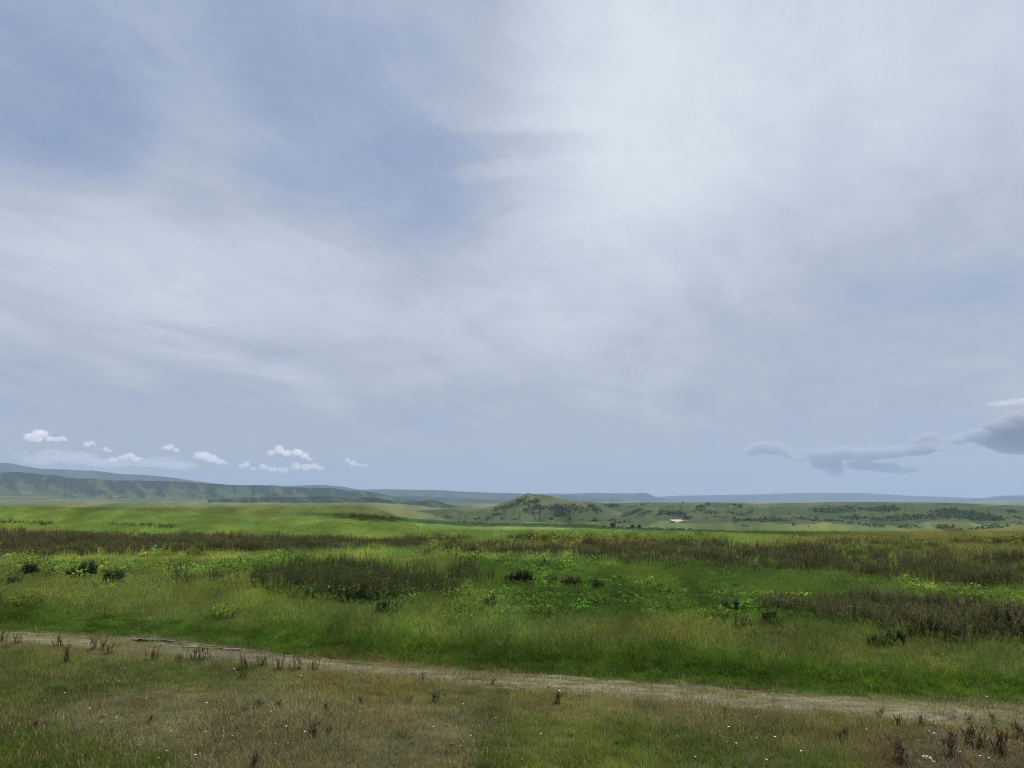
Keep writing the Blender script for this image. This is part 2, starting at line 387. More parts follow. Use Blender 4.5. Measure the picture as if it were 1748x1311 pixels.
def zone(X, Y, jit=1.0, rnd=False):
    X = np.asarray(X, float); Y = np.asarray(Y, float)
    a = .055 * np.maximum(Y, 6) * jit
    s = 2.5 + Y * .06
    X2 = X + a * 1.5 * fbm(X / s, Y / s, 21); Y2 = Y + a * 2.4 * fbm(X / s, Y / s, 23)
    if rnd:
        X2 = X2 + RNG.normal(0, .012, X.shape) * Y; Y2 = Y2 + RNG.normal(0, .022, X.shape) * Y
    p, r = project(X2, np.maximum(Y2, .5), ground_z(X, Y) * (Y > 60))
    c = np.zeros(X.shape + (3,)); c[:] = FGO
    for poly, cc in LAYERS:
        c[inpoly(p, r, poly)] = cc
    q = fbm(X / (.5 + .03 * Y), Y / (.9 + .05 * Y), 28); q2 = fbm(X / (.25 + .012 * Y), Y / (.4 + .02 * Y), 29); g = np.clip(1 + .75 * q + .55 * q2, .55, 1.7)[..., None]
    yl = np.clip(2.6 * fbm(X / (.8 + .04 * Y), Y / (1.2 + .07 * Y), 31), -.25, .6)[..., None]
    c = c * g * (1 + yl * np.array((.34, .20, .05)))
    to = np.abs(track_off(X, Y))
    w = np.interp(X, TX, TW)
    m = (1 - sstep(w * .75, w * 1.25, to + .35 * fbm(X / .8, Y / .8, 27)))[..., None]
    m = m * (.4 + .6 * sstep(.15, .5, to / w))[..., None]
    c = c * (1 - m) + np.array(STRAW) * m
    return c

# ------------------------------------------------------------------ the ground sheet
M_ground = mat_ground('sward')
yy = np.concatenate([np.linspace(-6, 3.5, 14), np.geomspace(4, 120, 420), np.geomspace(122, 15800, 190)])
uu = np.sinh(np.linspace(-1, 1, 461) * 1.2) / math.sinh(1.2) * 1.05
U, Yg = np.meshgrid(uu, yy)
Xg = U * (Yg + 8)
Zg = ground_z(Xg, np.maximum(Yg, .5))
ground = grid_mesh('ground', Xg, Yg, Zg, M_ground, zone(Xg, np.maximum(Yg, 2)))
tag(ground, 'open rolling pasture in browns and greens reaching to the far hills', None, None, 'structure')

# ------------------------------------------------------------------ hills
def hill_colors(P, Yg, Z, s):
    """grassland, drier and paler on the crests"""
    n = fbm(P / 38, Yg / 90, s.seed + 30); n2 = fbm(P / 9, Yg / 22, s.seed + 31)
    c = np.zeros(P.shape + (3,)); c[:] = (.038, .058, .026)
    d = np.clip(.5 + 2.2 * n + .8 * n2, 0, 1)[..., None]
    c = c * (1 - d) + np.array((.060, .076, .036)) * d
    t = np.clip((Yg - s.yb) / (s.yc - s.yb), 0, 1)
    k = (sstep(.65, 1.0, t + .5 * n2) * .5 * np.clip(.4 + 3 * n, 0, 1))[..., None]
    return c * (1 - k) + np.array((.135, .125, .070)) * k
def range_colors(green, dark, cliffc=None, upper=0):
    def f(P, Yg, Z, s):
        t0 = np.clip((Yg - s.yb) / (s.yc - s.yb), 0, 1); tc_ = t0; n = fbm(P / 18 + 2 * t0, t0 * 5 + P / 60, s.seed + 30, 5); n2 = fbm(P / 6 + 3 * t0, t0 * 14 - P / 30, s.seed + 31, 5)
        d = np.clip(.5 - .6 * upper + upper * 1.5 * sstep(.62, .82, t0 + .4 * n) + 2.8 * n + 2.8 * n2, 0, 1)[..., None]  # upper slope darker: dark shrubs, plus cliff shade put into the colour
        c = np.array(green) * (1 - d) + np.array(dark) * d
        if s.foot:
            pl = fbm(P / 60, t0 * 26, 90, 4); a = np.clip(.5 + 3 * pl, 0, 1)[..., None]
            k = (1 - sstep(s.foot[0] - .06, s.foot[0] + .12, t0 + .25 * n2))[..., None]
            tn = sstep(.10, .2, pl)[..., None]
            p_ = np.array((.062, .085, .036)) * (1 - a) + np.array((.088, .098, .046)) * a
            p_ = p_ * (1 - .7 * tn) + np.array((.15, .135, .08)) * .7 * tn
            c = c * (1 - k) + p_ * k
        if cliffc is not None:
            t = np.clip((Yg - s.yb) / (s.yc - s.yb), 0, 1)
            k = (sstep(.62, .74, t + .25 * n2) * (1 - sstep(.9, .97, t)) * sstep(-.05, .2, fbm(P / 22, t * 5, 60) + .1) * (1 - sstep(250, 520, P)))[..., None]
            c = c * (1 - k) + np.array(cliffc) * k
        return c
    return f
M_hill = mat_ground('hill_grass', fine=.12, bump=.4, lo=.8, hi=1.2)
M_range = mat_ground('range_cover', fine=.012, bump=.6, lo=.7, hi=1.3)
HA.mesh('hill', M_hill, 560, 130, 'round green hill with a bare pointed top in the valley', hill_colors)
HB.mesh('hill', M_hill, 420, 110, 'scrub covered shoulder in front of the pointed green hill', hill_colors)
HC.mesh('hill', M_hill, 700, 160, 'long low green ridge with dark scrub to the right', hill_colors)
HE.mesh('hill', M_range, 380, 90, 'dark low hills below the long escarpment', range_colors((.042, .062, .028), (.012, .023, .013)))
HD.mesh('hill', M_range, 620, 160, 'long hazy escarpment with blue grey cliffs', range_colors((.052, .075, .034), (.018, .030, .019), None, .55))
HG.mesh('hill', M_range, 240, 60, 'hazy green ridge between escarpment and pointed hill', range_colors((.05, .07, .034), (.022, .036, .022)))
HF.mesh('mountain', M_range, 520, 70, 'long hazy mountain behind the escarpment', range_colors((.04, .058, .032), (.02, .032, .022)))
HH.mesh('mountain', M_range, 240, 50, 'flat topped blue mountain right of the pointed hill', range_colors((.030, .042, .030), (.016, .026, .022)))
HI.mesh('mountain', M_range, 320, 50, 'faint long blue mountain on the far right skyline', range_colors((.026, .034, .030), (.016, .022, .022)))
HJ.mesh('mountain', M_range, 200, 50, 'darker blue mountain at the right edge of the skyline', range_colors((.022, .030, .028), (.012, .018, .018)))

# ------------------------------------------------------------------ dirt track
M_track = None
def make_track():
    m, t = material('track_earth')
    pos = t.new('ShaderNodeNewGeometry').outputs['Position']
    mp = t.new('ShaderNodeMapping'); t.l.new(pos, mp.inputs[0]); mp.inputs['Scale'].default_value = (.55, 1.6, 1)
    n = t.noise(mp.outputs[0], 3.2, 8, .68); n2 = t.noise(pos, 16, 6, .7); n3 = t.noise(mp.outputs[0], .5, 4, .5)
    c = t.ramp(n, [(.25, (.055, .052, .034)), (.42, (.125, .118, .074)), (.6, (.20, .19, .12)), (.8, (.24, .22, .14))])
    c = t.mix(t.maprange(n3, .5, .62, 0, .85), c, c4((.10, .090, .068)))
    c = t.mix(1.0, c, t.maprange(n2, .3, .7, .6, 1.35, False), 'MULTIPLY')
    b = t.new('ShaderNodeBump'); b.inputs['Strength'].default_value = .8; b.inputs['Distance'].default_value = .06
    t.l.new(n2, b.inputs['Height'])
    d = t.new('ShaderNodeBsdfDiffuse'); t.l.new(c, d.inputs[0]); t.l.new(b.outputs[0], d.inputs['Normal'])
    o = t.new('ShaderNodeOutputMaterial'); t.l.new(d.outputs[0], o.inputs['Surface'])
    xs = np.linspace(-34, 19, 1300); vs = np.linspace(-1.25, 1.25, 41)
    Vv, Xx = np.meshgrid(vs, xs, indexing='ij')
    cy = np.interp(Xx, TX, TY) + .18 * fbm(Xx / 3.1, Xx * 0 + 3.3, 40)
    w = np.interp(Xx, TX, TW)
    Yy = cy + Vv * w / .93 * 1.05
    base = ground_z(Xx, cy) + .05
    e = np.abs(Vv)
    rut = -.05 * np.exp(-((e - .62) / .2) ** 2)
    z = base - .012 + rut * .8 + .035 * fbm(Xx / .35, Yy / .35, 44) + .05 * fbm(Xx / 1.4, Yy / .5, 45) - .16 * sstep(.82, 1.2, e + .5 * fbm(Xx / .7, Yy / .7, 46))
    o = grid_mesh('dirt_track', Xx, Yy, z, m)
    tag(o, 'pale rutted dirt track crossing the pasture', None, None, 'structure')
make_track()

# ------------------------------------------------------------------ plant meshes
def blade(vs, fs, x, y, h, w, az, lean, z0=0.0, seg=3):
    """one bent, tapering grass blade"""
    dx, dy = math.cos(az), math.sin(az); sx, sy = -dy, dx
    b = len(vs)
    for i in range(seg):
        q = i / seg; k = w * (1 - q * .75) * .5; o = lean * q * q; z = z0 + h * (q - .15 * q * q * min(1, lean / h))
        vs.append((x + dx * o + sx * k, y + dy * o + sy * k, z)); vs.append((x + dx * o - sx * k, y + dy * o - sy * k, z))
    vs.append((x + dx * lean, y + dy * lean, z0 + h * .88))
    for i in range(seg - 1): fs.append((b + 2 * i, b + 2 * i + 1, b + 2 * i + 3, b + 2 * i + 2))
    fs.append((b + 2 * seg - 2, b + 2 * seg - 1, b + 2 * seg))
def leaf(vs, fs, p, d, L, w, up=(0, 0, 1)):
    """a pointed leaf of four faces, folded along its rib"""
    d = Vector(d).normalized(); s = d.cross(Vector(up))
    s = s.normalized() if s.length > 1e-4 else Vector((1, 0, 0)); n = s.cross(d)
    p = Vector(p); b = len(vs)
    for q, k, dz in ((0, 0, 0), (.35, .5, .06), (.7, .4, .02), (1, 0, -.12)):
        c = p + d * (L * q) + n * (dz * L)
        if k == 0: vs.append(tuple(c))
        else:
            vs.append(tuple(c + s * (k * w) + n * (.10 * w))); vs.append(tuple(c)); vs.append(tuple(c - s * (k * w) + n * (.10 * w)))
    fs += [(b, b + 1, b + 2), (b, b + 2, b + 3), (b + 1, b + 4, b + 5, b + 2), (b + 2, b + 5, b + 6, b + 3), (b + 4, b + 7, b + 5), (b + 5, b + 7, b + 6)]
def stalk(vs, fs, pts, r0, r1, n=4):
    b0 = len(vs); m = len(pts)
    for i, p in enumerate(pts):
        r = r0 + (r1 - r0) * i / (m - 1)
        for k in range(n):
            a = 2 * math.pi * k / n
            vs.append((p[0] + r * math.cos(a), p[1] + r * math.sin(a), p[2]))
    for i in range(m - 1):
        for k in range(n):
            fs.append((b0 + i * n + k, b0 + i * n + (k + 1) % n, b0 + (i + 1) * n + (k + 1) % n, b0 + (i + 1) * n + k))
U_ = random.uniform
def m_turf(n=34, r=.14, h=(.035, .10), w=(.003, .006)):
    vs, fs = [], []
    for _ in range(n):
        a = U_(0, 6.28); d = r * math.sqrt(random.random())
        hh = U_(*h)
        blade(vs, fs, d * math.cos(a), d * math.sin(a), hh, U_(*w), U_(0, 6.28), hh * U_(.2, 1.2))
    return vs, fs
def m_tall(n=42, r=.22, h=(.16, .42), w=(.005, .010), heads=4):
    vs, fs = m_turf(n, r, h, w)
    for _ in range(heads):
        a = U_(0, 6.28); d = r * random.random(); x, y = d * math.cos(a), d * math.sin(a); hh = h[1] * U_(1.0, 1.35); l = U_(.02, .1); az = U_(0, 6.28)
        pts = [(x, y, 0), (x + l * .3 * math.cos(az), y + l * .3 * math.sin(az), hh * .6), (x + l * math.cos(az), y + l * math.sin(az), hh)]
        stalk(vs, fs, pts, .0022, .0014, 3)
        for k in range(7):
            q = k / 7; leaf(vs, fs, (pts[2][0], pts[2][1], hh - .09 + .09 * q), (U_(-1, 1), U_(-1, 1), 1.6), .03, .008)
    return vs, fs
def dock_parts(stems=5, spread=.16, h=(.55, .9), leaves=9, seeds=60, lean=.18, leafL=(.10, .2), seedr=.02, sr=1.0, lq=.62):
    """tall docks: (stems, leaves, seed heads) as separate vertex lists"""
    st, le, se = ([], []), ([], []), ([], [])
    for _ in range(stems):
        a = U_(0, 6.28); d = spread * math.sqrt(random.random()); x, y = d * math.cos(a), d * math.sin(a)
        hh = U_(*h); la = U_(0, 6.28); l = lean * hh * U_(.2, 1)
        P = lambda q: (x + l * q * q * math.cos(la), y + l * q * q * math.sin(la), hh * q)
        stalk(*st, [P(q) for q in (0, .35, .7, 1)], .006 * sr, .0025 * sr, 4)
        for k in range(leaves):
            q = U_(.02, lq) ** (1.3 if lq < .7 else .9); aa = U_(0, 6.28); L = U_(*leafL) * (1 - .5 * q)
            leaf(*le, P(q), (math.cos(aa), math.sin(aa), U_(.1, .9)), L, L * .38)
        br = [(P(U_(.35, .75)), U_(0, 6.28), U_(.12, .3) * hh) for _ in range(5)]
        for p, aa, L in br:
            e = (p[0] + L * .45 * math.cos(aa), p[1] + L * .45 * math.sin(aa), min(p[2] + L, hh * 1.02))
            stalk(*st, [p, ((p[0] + e[0]) / 2, (p[1] + e[1]) / 2, p[2] + L * .4), e], .0035 * sr, .0018 * sr, 3)
            for k in range(int(seeds / 8)):
                q = U_(.25, 1.05)
                leaf(*se, tuple(p[i] + (e[i] - p[i]) * q for i in range(3)), (U_(-1, 1), U_(-1, 1), U_(-.3, 1)), seedr * U_(.7, 1.5), seedr * .8)
        for k in range(int(seeds * .45)):
            q = U_(.6, 1.03); leaf(*se, P(q), (U_(-1, 1), U_(-1, 1), U_(-.2, .9)), seedr * U_(.7, 1.6), seedr * .8)
    return st, le, se
def herb_parts(stems=7, spread=.12, h=(.16, .34), leaves=12, leafL=(.04, .085), seeds=6):
    """small dark branching weed"""
    return dock_parts(stems, spread, h, leaves, seeds * 8, .55, leafL, .013, .5)

M_tint = mat_leaf('grass_blade', None, .45, .4)
SRC = {}
def source(key, builders, mats):
    """a collection of plant variants that geometry nodes pick from (not in the scene itself)"""
    c = bpy.data.collections.new(key)
    for i, (parts) in enumerate(builders):
        vs, fs, mi = [], [], []
        for k, (v, f) in enumerate(parts):
            b = len(vs); vs += v; fs += [tuple(j + b for j in q) for q in f]; mi += [k] * len(f)
        me = bpy.data.meshes.new(key); me.from_pydata(vs, [], fs)
        for m in mats: me.materials.append(m)
        me.polygons.foreach_set('material_index', mi); me.update()
        o = bpy.data.objects.new('%s_%02d' % (key, i), me); c.objects.link(o)
    SRC[key] = c
    return c
def instancer_tree(c):
    g = bpy.data.node_groups.new('scatter_' + c.name, 'GeometryNodeTree')
    g.interface.new_socket('Geometry', in_out='INPUT', socket_type='NodeSocketGeometry')
    g.interface.new_socket('Geometry', in_out='OUTPUT', socket_type='NodeSocketGeometry')
    n, l = g.nodes, g.links
    i = n.new('NodeGroupInput'); o = n.new('NodeGroupOutput')
    iop = n.new('GeometryNodeInstanceOnPoints')
    ci = n.new('GeometryNodeCollectionInfo'); ci.inputs['Collection'].default_value = c
    ci.inputs['Separate Children'].default_value = True; ci.inputs['Reset Children'].default_value = True
    def attr(name, typ):
        a = n.new('GeometryNodeInputNamedAttribute'); a.data_type = typ; a.inputs['Name'].default_value = name
        return a.outputs['Attribute']
    l.new(i.outputs[0], iop.inputs['Points']); l.new(ci.outputs[0], iop.inputs['Instance'])
    iop.inputs['Pick Instance'].default_value = True
    l.new(attr('variant', 'INT'), iop.inputs['Instance Index'])
    l.new(attr('turn', 'FLOAT_VECTOR'), iop.inputs['Rotation'])
    l.new(attr('size', 'FLOAT_VECTOR'), iop.inputs['Scale'])
    l.new(iop.outputs[0], o.inputs[0])
    return g
def scatter(name, key, X, Y, Z, size, tint, label, tilt=.08, zs=None):
    n = len(X); me = bpy.data.meshes.new(name)
    me.vertices.add(n); me.vertices.foreach_set('co', np.stack([X, Y, Z], 1).astype(np.float32).ravel())
    k = len(SRC[key].objects)
    a = me.attributes.new('variant', 'INT', 'POINT'); a.data.foreach_set('value', RNG.integers(0, k, n).astype(np.int32))
    tv = np.stack([RNG.normal(0, tilt, n), RNG.normal(0, tilt, n), RNG.uniform(0, 6.283, n)], 1).astype(np.float32)
    a = me.attributes.new('turn', 'FLOAT_VECTOR', 'POINT'); a.data.foreach_set('vector', tv.ravel())
    zs = size if zs is None else zs
    sv = np.stack([size, size, zs], 1).astype(np.float32)
    a = me.attributes.new('size', 'FLOAT_VECTOR', 'POINT'); a.data.foreach_set('vector', sv.ravel())
    a = me.attributes.new('tint', 'FLOAT_COLOR', 'POINT')
    a.data.foreach_set('color', np.concatenate([tint, np.ones((n, 1))], 1).astype(np.float32).ravel())
    o = bpy.data.objects.new(name, me); col.objects.link(o)
    md = o.modifiers.new('scatter', 'NODES')
    gname = 'scatter_' + key
    md.node_group = bpy.data.node_groups.get(gname) or instancer_tree(SRC[key])
    tag(o, label, None, None, 'stuff')
    print('scatter', name, n)
    return o
source('turf', [[m_turf(40, .15, (.03, .09))] for _ in range(5)] + [[m_turf(26, .15, (.02, .06))] for _ in range(3)], [M_tint])
source('tall', [[m_tall()] for _ in range(5)], [M_tint])
source('sward', [[m_tall(34, .55, (.16, .38), (.016, .034), 2)] for _ in range(4)], [M_tint])
def frustum_pts(y0, y1, dens, margin=60):
    """even random points on the ground seen between depths y0 and y1"""
    k = (CX + margin) / F
    m = 5.0                                     # and a strip to each side of the view
    n = int(dens * ((k * y1 + 2 * m) * y1 - (k * y0 + 2 * m) * y0))
    b = m / k
    y = np.sqrt(RNG.random(n) * ((y1 + b) ** 2 - (y0 + b) ** 2) + (y0 + b) ** 2) - b
    x = RNG.uniform(-1, 1, n) * (k * y + m)
    return x, y
def vary(c, amt=.22):
    c = np.asarray(c) * 1.98
    n = len(c)
    b = RNG.normal(1, amt, (n, 1)); h = RNG.normal(0, .10, (n, 1))
    return np.clip(c * np.clip(b, .45, 1.8) * np.concatenate([1 + h, 1 - .3 * h, 1 - h], 1), .004, .5)
def dryness(c, X, Y, p=.2):
    """a share of the tufts is dead straw"""
    m = RNG.random(len(X)) < p * (1 + 2.5 * fbm(X / 1.5, Y / 1.5, 70))
    c = c.copy(); c[m] = c[m] * .35 + np.array((.20, .165, .085)) * .65
    return c
# short turf of the foreground
x, y = frustum_pts(7.5, 22, 185)
to = track_off(x, y); w = np.interp(x, TX, TW)
keep = (to < w * 1.6) & ~((np.abs(to) < w) & (RNG.random(len(x)) < .08 + .74 * np.exp(-((np.abs(to) / w - .62) / .24) ** 2) + 1.2 * fbm(x / .9, y / .5, 75) - .35 * sstep(-6, -11, x)))
x, y = x[keep], y[keep]
c = dryness(vary(zone(x, y, 1, True), .34), x, y, .34)
sz = RNG.uniform(.7, 1.35, len(x)) * (1 + 1.1 * np.clip(fbm(x / 1.3, y / 1.3, 71), -.3, .5))
gr = np.clip((c[:, 1] - c[:, 0]) / .03, 0, 1)
scatter('grass', 'turf', x, y, ground_z(x, y) - .005, sz, c, 'short brown and green turf of the foreground', zs=sz * .85 * (1 + .6 * gr))
# straw stems standing above the turf, small broad leaves in it
def m_straw():
    vs, fs = [], []
    for _ in range(3):
        x, y, hh, az, l = U_(-.12, .12), U_(-.12, .12), U_(.12, .28), U_(0, 6.28), U_(.01, .12)
        p = (x + l * math.cos(az), y + l * math.sin(az), hh)
        stalk(vs, fs, [(x, y, 0), (x + l * .3 * math.cos(az), y + l * .3 * math.sin(az), hh * .6), p], .0018, .0010, 3)
        for k in range(6): leaf(vs, fs, (p[0], p[1], p[2] - .05 + .01 * k), (U_(-1, 1), U_(-1, 1), 1.3), U_(.015, .03), .007)
    return vs, fs
def m_rosette():
    vs, fs = [], []
    for k in range(11):
        a = 6.28 * k / 11 + U_(-.3, .3); L = U_(.05, .11); leaf(vs, fs, (0, 0, .01), (math.cos(a), math.sin(a), U_(.15, .8)), L, L * U_(.3, .5))
    return vs, fs
source('straw', [[m_straw()] for _ in range(5)], [M_tint]); source('rosette', [[m_rosette()] for _ in range(5)], [M_tint])
x, y = frustum_pts(7.5, 20, 16); k = (track_off(x, y) < 0) & (fbm(x / 1.6, y / 1.6, 88) > -.08); x, y = x[k], y[k]
sz = RNG.uniform(.6, 1.2, len(x))
scatter('grass', 'straw', x, y, ground_z(x, y), sz, vary(np.tile(np.array((.15, .13, .07)), (len(x), 1)), .25), 'thin straw stems standing above the foreground turf', .15)
x, y = frustum_pts(7.5, 20, 14); k = (track_off(x, y) < -.2) & (fbm(x / 1.1, y / 1.1, 89) > -.02); x, y = x[k], y[k]
sz = np.clip(RNG.lognormal(-1.0, .35, len(x)), .2, .65); c = vary(zone(x, y, 1, True) * np.array((.66, .84, .6)), .25)
scatter('ground_cover', 'rosette', x, y, ground_z(x, y) + .01, sz, c, 'small broad leaved rosettes in the foreground turf', .2)
# tall grass beyond the track
x, y = frustum_pts(10, 36, 62)
to = track_off(x, y); w = np.interp(x, TX, TW)
keep = to > w * (1.1 + .5 * RNG.random(len(x)))
x, y, to = x[keep], y[keep], to[keep]
c = dryness(vary(zone(x, y, 1, True), .18), x, y, .05)
sz = RNG.uniform(.75, 1.25, len(x)) * (1 + .7 * fbm(x / 3.5, y / 3.5, 72))
zs = sz * np.clip(.14 + .4 * to / 3.0, .14, .48) * (1 + .9 * np.clip(fbm(x / .8, y / .8, 76), -.3, .5))
scatter('tall_grass', 'tall', x, y, ground_z(x, y) - .01, sz, c, 'knee high green grass beyond the track', zs=zs)
# farther sward
x, y = frustum_pts(34, 95, 9); x2, y2 = frustum_pts(95, 300, 1.5)
x = np.concatenate([x, x2]); y = np.concatenate([y, y2])
keep = (y < 86) | (pxu(x, y) < 820); x, y = x[keep], y[keep]
c = vary(zone(x, y, 1, True), .14)
sz = RNG.uniform(.8, 1.3, len(x)) * (1 + .8 * fbm(x / 6, y / 6, 73)) * (1 + .6 * sstep(95, 200, y))
scatter('sward_grass', 'sward', x, y, ground_z(x, y) - .02, sz, c, 'green grass of the middle and far field', zs=sz * .6 * (1 + 1.0 * np.clip(fbm(x / 2.2, y / 2.2, 77), -.3, .5)))

# low broad-leaved plants among the grass
def m_leafy(n=46, r=.2, h=.22):
    vs, fs = [], []
    for _ in range(n):
        a = U_(0, 6.28); d = r * math.sqrt(random.random()); z = h * U_(.15, 1) * (1 - .6 * (d / r) ** 2)
        leaf(vs, fs, (d * math.cos(a), d * math.sin(a), z), (math.cos(a) + U_(-.7, .7), math.sin(a) + U_(-.7, .7), U_(-.1, .9)), U_(.06, .13), U_(.035, .06))
    for _ in range(5): stalk(vs, fs, [(0, 0, 0), (U_(-.1, .1), U_(-.1, .1), h * .5), (U_(-.15, .15), U_(-.15, .15), h)], .004, .002, 3)
    return vs, fs
source('leafy', [[m_leafy()] for _ in range(4)], [M_tint])
# ------------------------------------------------------------------ standing brown weeds and thickets
M_stem = mat_leaf('weed_stem', (.070, .064, .030), .05, .2)
M_dleaf = mat_leaf('weed_leaf', (.030, .062, .016), .3, .4)
M_seed = mat_leaf('weed_seed', (.130, .132, .066), .25, .5)
M_seed2 = mat_leaf('green_seed', (.095, .120, .046), .25, .5)
source('brown_weed', [list(dock_parts(6, .3, (.5, .85), 5, 90, .2, (.08, .16), .026)) for _ in range(4)], [M_stem, M_tint, M_seed])
source('green_weed', [list(dock_parts(7, .28, (.45, .85), 16, 34, .2, (.10, .19), .02)) for _ in range(4)], [M_stem, M_tint, M_seed2])
BANDS = [band([(-900, 910, 960), (0, 912, 956), (150, 914, 953), (300, 918, 949), (500, 923, 945), (640, 925, 942), (718, 930, 938)]),
         band([(730, 936, 950), (850, 936, 952), (1000, 934, 955), (1080, 934, 975), (1250, 936, 984), (1400, 944, 985), (1500, 955, 998), (1748, 965, 1020), (2400, 970, 1040)])]
SPARSE = [band([(700, 930, 944), (900, 926, 944), (1060, 926, 944)]), band([(1380, 928, 955), (1600, 930, 1000), (2400, 920, 1030)]), band([(-900, 948, 968), (0, 948, 964), (200, 946, 956)])]
THICK = [band([(438, 990, 1012), (480, 978, 1024), (560, 975, 1032), (640, 985, 1034), (676, 992, 1030)]),
         band([(680, 996, 1028), (720, 992, 1032), (770, 994, 1032), (784, 1000, 1030)]),
         band([(788, 988, 1008), (815, 985, 1009), (842, 994, 1006)]),
         band([(300, 996, 1008), (380, 994, 1014), (420, 994, 1014)])]
RIGHT = [band([(1290, 1036, 1052), (1350, 1030, 1062), (1420, 1030, 1072), (1500, 1034, 1080), (1560, 1040, 1096), (1640, 1050, 1112), (1700, 1052, 1112), (1748, 1058, 1110), (2200, 1060, 1130)])]
def in_zone(x, y, polys, jit=1.0):
    s = 1.5 + .05 * y
    a = .05 * y * jit
    p, r = project(x + a * 1.2 * fbm(x / s, y / s, 81), y + a * 1.6 * fbm(x / s, y / s, 83), ground_z(x, y))
    m = np.zeros(x.shape, bool)
    for q in polys: m |= inpoly(p, r, q)
    return m
x, y = frustum_pts(17, 62, 4.2)
k = (track_off(x, y) > 2.5) & (fbm(x / 3.2, y / 5, 78) + .5 * fbm(x / 1.1, y / 1.6, 79) > .09) & ~in_zone(x, y, BANDS); x, y = x[k], y[k]
c = vary(zone(x, y, 1, True) * np.array((.76, .86, .70)), .2)
sz = RNG.uniform(.5, 1.3, len(x)) * (1 + .012 * y)
scatter('ground_cover', 'leafy', x, y, ground_z(x, y) + .03, sz, c, 'low leafy plants in patches through the meadow', zs=sz * RNG.uniform(.7, 1.4, len(x)))

x, y = frustum_pts(26, 80, 3.6)
b = in_zone(x, y, BANDS); s_ = in_zone(x, y, SPARSE) & (RNG.random(len(x)) < .25) & (fbm(x / 5, y / 5, 84) > -.02)
k = b | s_; x, y = x[k], y[k]
sz = .76 * RNG.uniform(.6, 1.2, len(x)) * (1 + .9 * fbm(x / 4, y / 4, 85) + 1.1 * fbm(x / 1.5, y / 1.5, 87))
tn = np.tile(np.array((.072, .086, .034)), (len(x), 1))
scatter('weeds', 'brown_weed', x, y, ground_z(x, y), sz, vary(tn, .2), 'dense band of reddish brown seeding weeds across the field')
def thicket(polys, dens, y0, y1, h, key, tint, label):
    x, y = frustum_pts(y0, y1, dens); k = in_zone(x, y, polys, .6); x, y = x[k], y[k]
    sz = RNG.uniform(.6, 1.15, len(x)) * h * (1 + 1.1 * fbm(x / 1.4, y / 1.4, 86))
    scatter('weeds', key, x, y, ground_z(x, y), sz, vary(np.tile(np.array(tint), (len(x), 1)), .2), label)
thicket(THICK[:3], 8, 20, 36, 1.02, 'green_weed', (.062, .098, .030), 'dark green thicket of tall weeds in the middle of the meadow')
thicket(THICK[3:], 1.6, 20, 36, .9, 'green_weed', (.062, .098, .030), 'loose scatter of tall weeds left of the dark green thicket')
thicket(RIGHT, 15, 14, 28, .74, 'brown_weed', (.070, .090, .034), 'brown seeding weed thicket at the right of the meadow')

# dark low lines of scrub in the far left field and the valley
x = []; y = []
for (p0, r0, p1, r1, n, th) in [(0, 893, 90, 896, 60, 1.2), (60, 896, 78, 898, 14, 1), (190, 899, 232, 900, 30, .6), (238, 899, 300, 903, 60, 1.2), (735, 920, 765, 921, 26, .8), (868, 921, 940, 924, 60, 1.4),
                               (600, 882, 720, 893, 130, 1), (720, 893, 850, 897, 120, 1.0)]:
    q = RNG.random(n); hx, hy, hz, ok = hit(p0 + (p1 - p0) * q, r0 + (r1 - r0) * q + RNG.normal(0, th, n)); x += list(hx); y += list(hy)
x = np.array(x); y = np.array(y)
scatter('weeds', 'green_weed', x, y, H(x, y), RNG.uniform(.5, 1.0, len(x)) * np.clip(y / 110, .8, 2), vary(np.tile(np.array((.034, .055, .018)), (len(x), 1)), .2), 'thin dark lines of weeds across the bright far field')

# ------------------------------------------------------------------ scrub on the hillsides
M_bush = mat_leaf('bush_leaf', None, .2, .4)
M_bark = mat_plain('bark', (.06, .045, .032), .95, .1, 9, .3, .4)
def crown(n, rx, rz, z0, L):
    """leaf clumps through an uneven crown volume"""
    vs, fs = [], []
    lobes = [(U_(-.55, .55) * rx, U_(-.55, .55) * rx, z0 + rz * U_(-.35, .45), U_(.4, .68)) for _ in range(8)]
    for i in range(n):
        cx, cy, cz, q = random.choice(lobes)
        d = Vector((random.gauss(0, 1), random.gauss(0, 1), random.gauss(0, 1))).normalized() * U_(.55, 1.0)
        leaf(vs, fs, (cx + d.x * rx * q, cy + d.y * rx * q, cz + d.z * rz * q * .9), (d.x + U_(-.6, .6), d.y + U_(-.6, .6), d.z + U_(-.5, .5)), L * U_(.7, 1.5), L * .8)
    return vs, fs
def trunk(h, r, limbs, rx, top):
    vs, fs = [], []
    stalk(vs, fs, [(0, 0, -.2), (U_(-.04, .04), U_(-.04, .04), h * .4), (U_(-.1, .1), U_(-.1, .1), h)], r, r * .6, 7)
    for k in range(limbs):
        a = 6.28 * k / limbs + U_(-.3, .3); q = U_(.5, .75) * rx
        stalk(vs, fs, [(0, 0, h * .75), (q * .5 * math.cos(a), q * .5 * math.sin(a), h + (top - h) * .3), (q * math.cos(a), q * math.sin(a), h + (top - h) * U_(.55, .8))], r * .5, r * .15, 5)
    return vs, fs
source('scrub', [[crown(170, 1.0, .75, .7, .30)] for _ in range(4)], [M_bush])
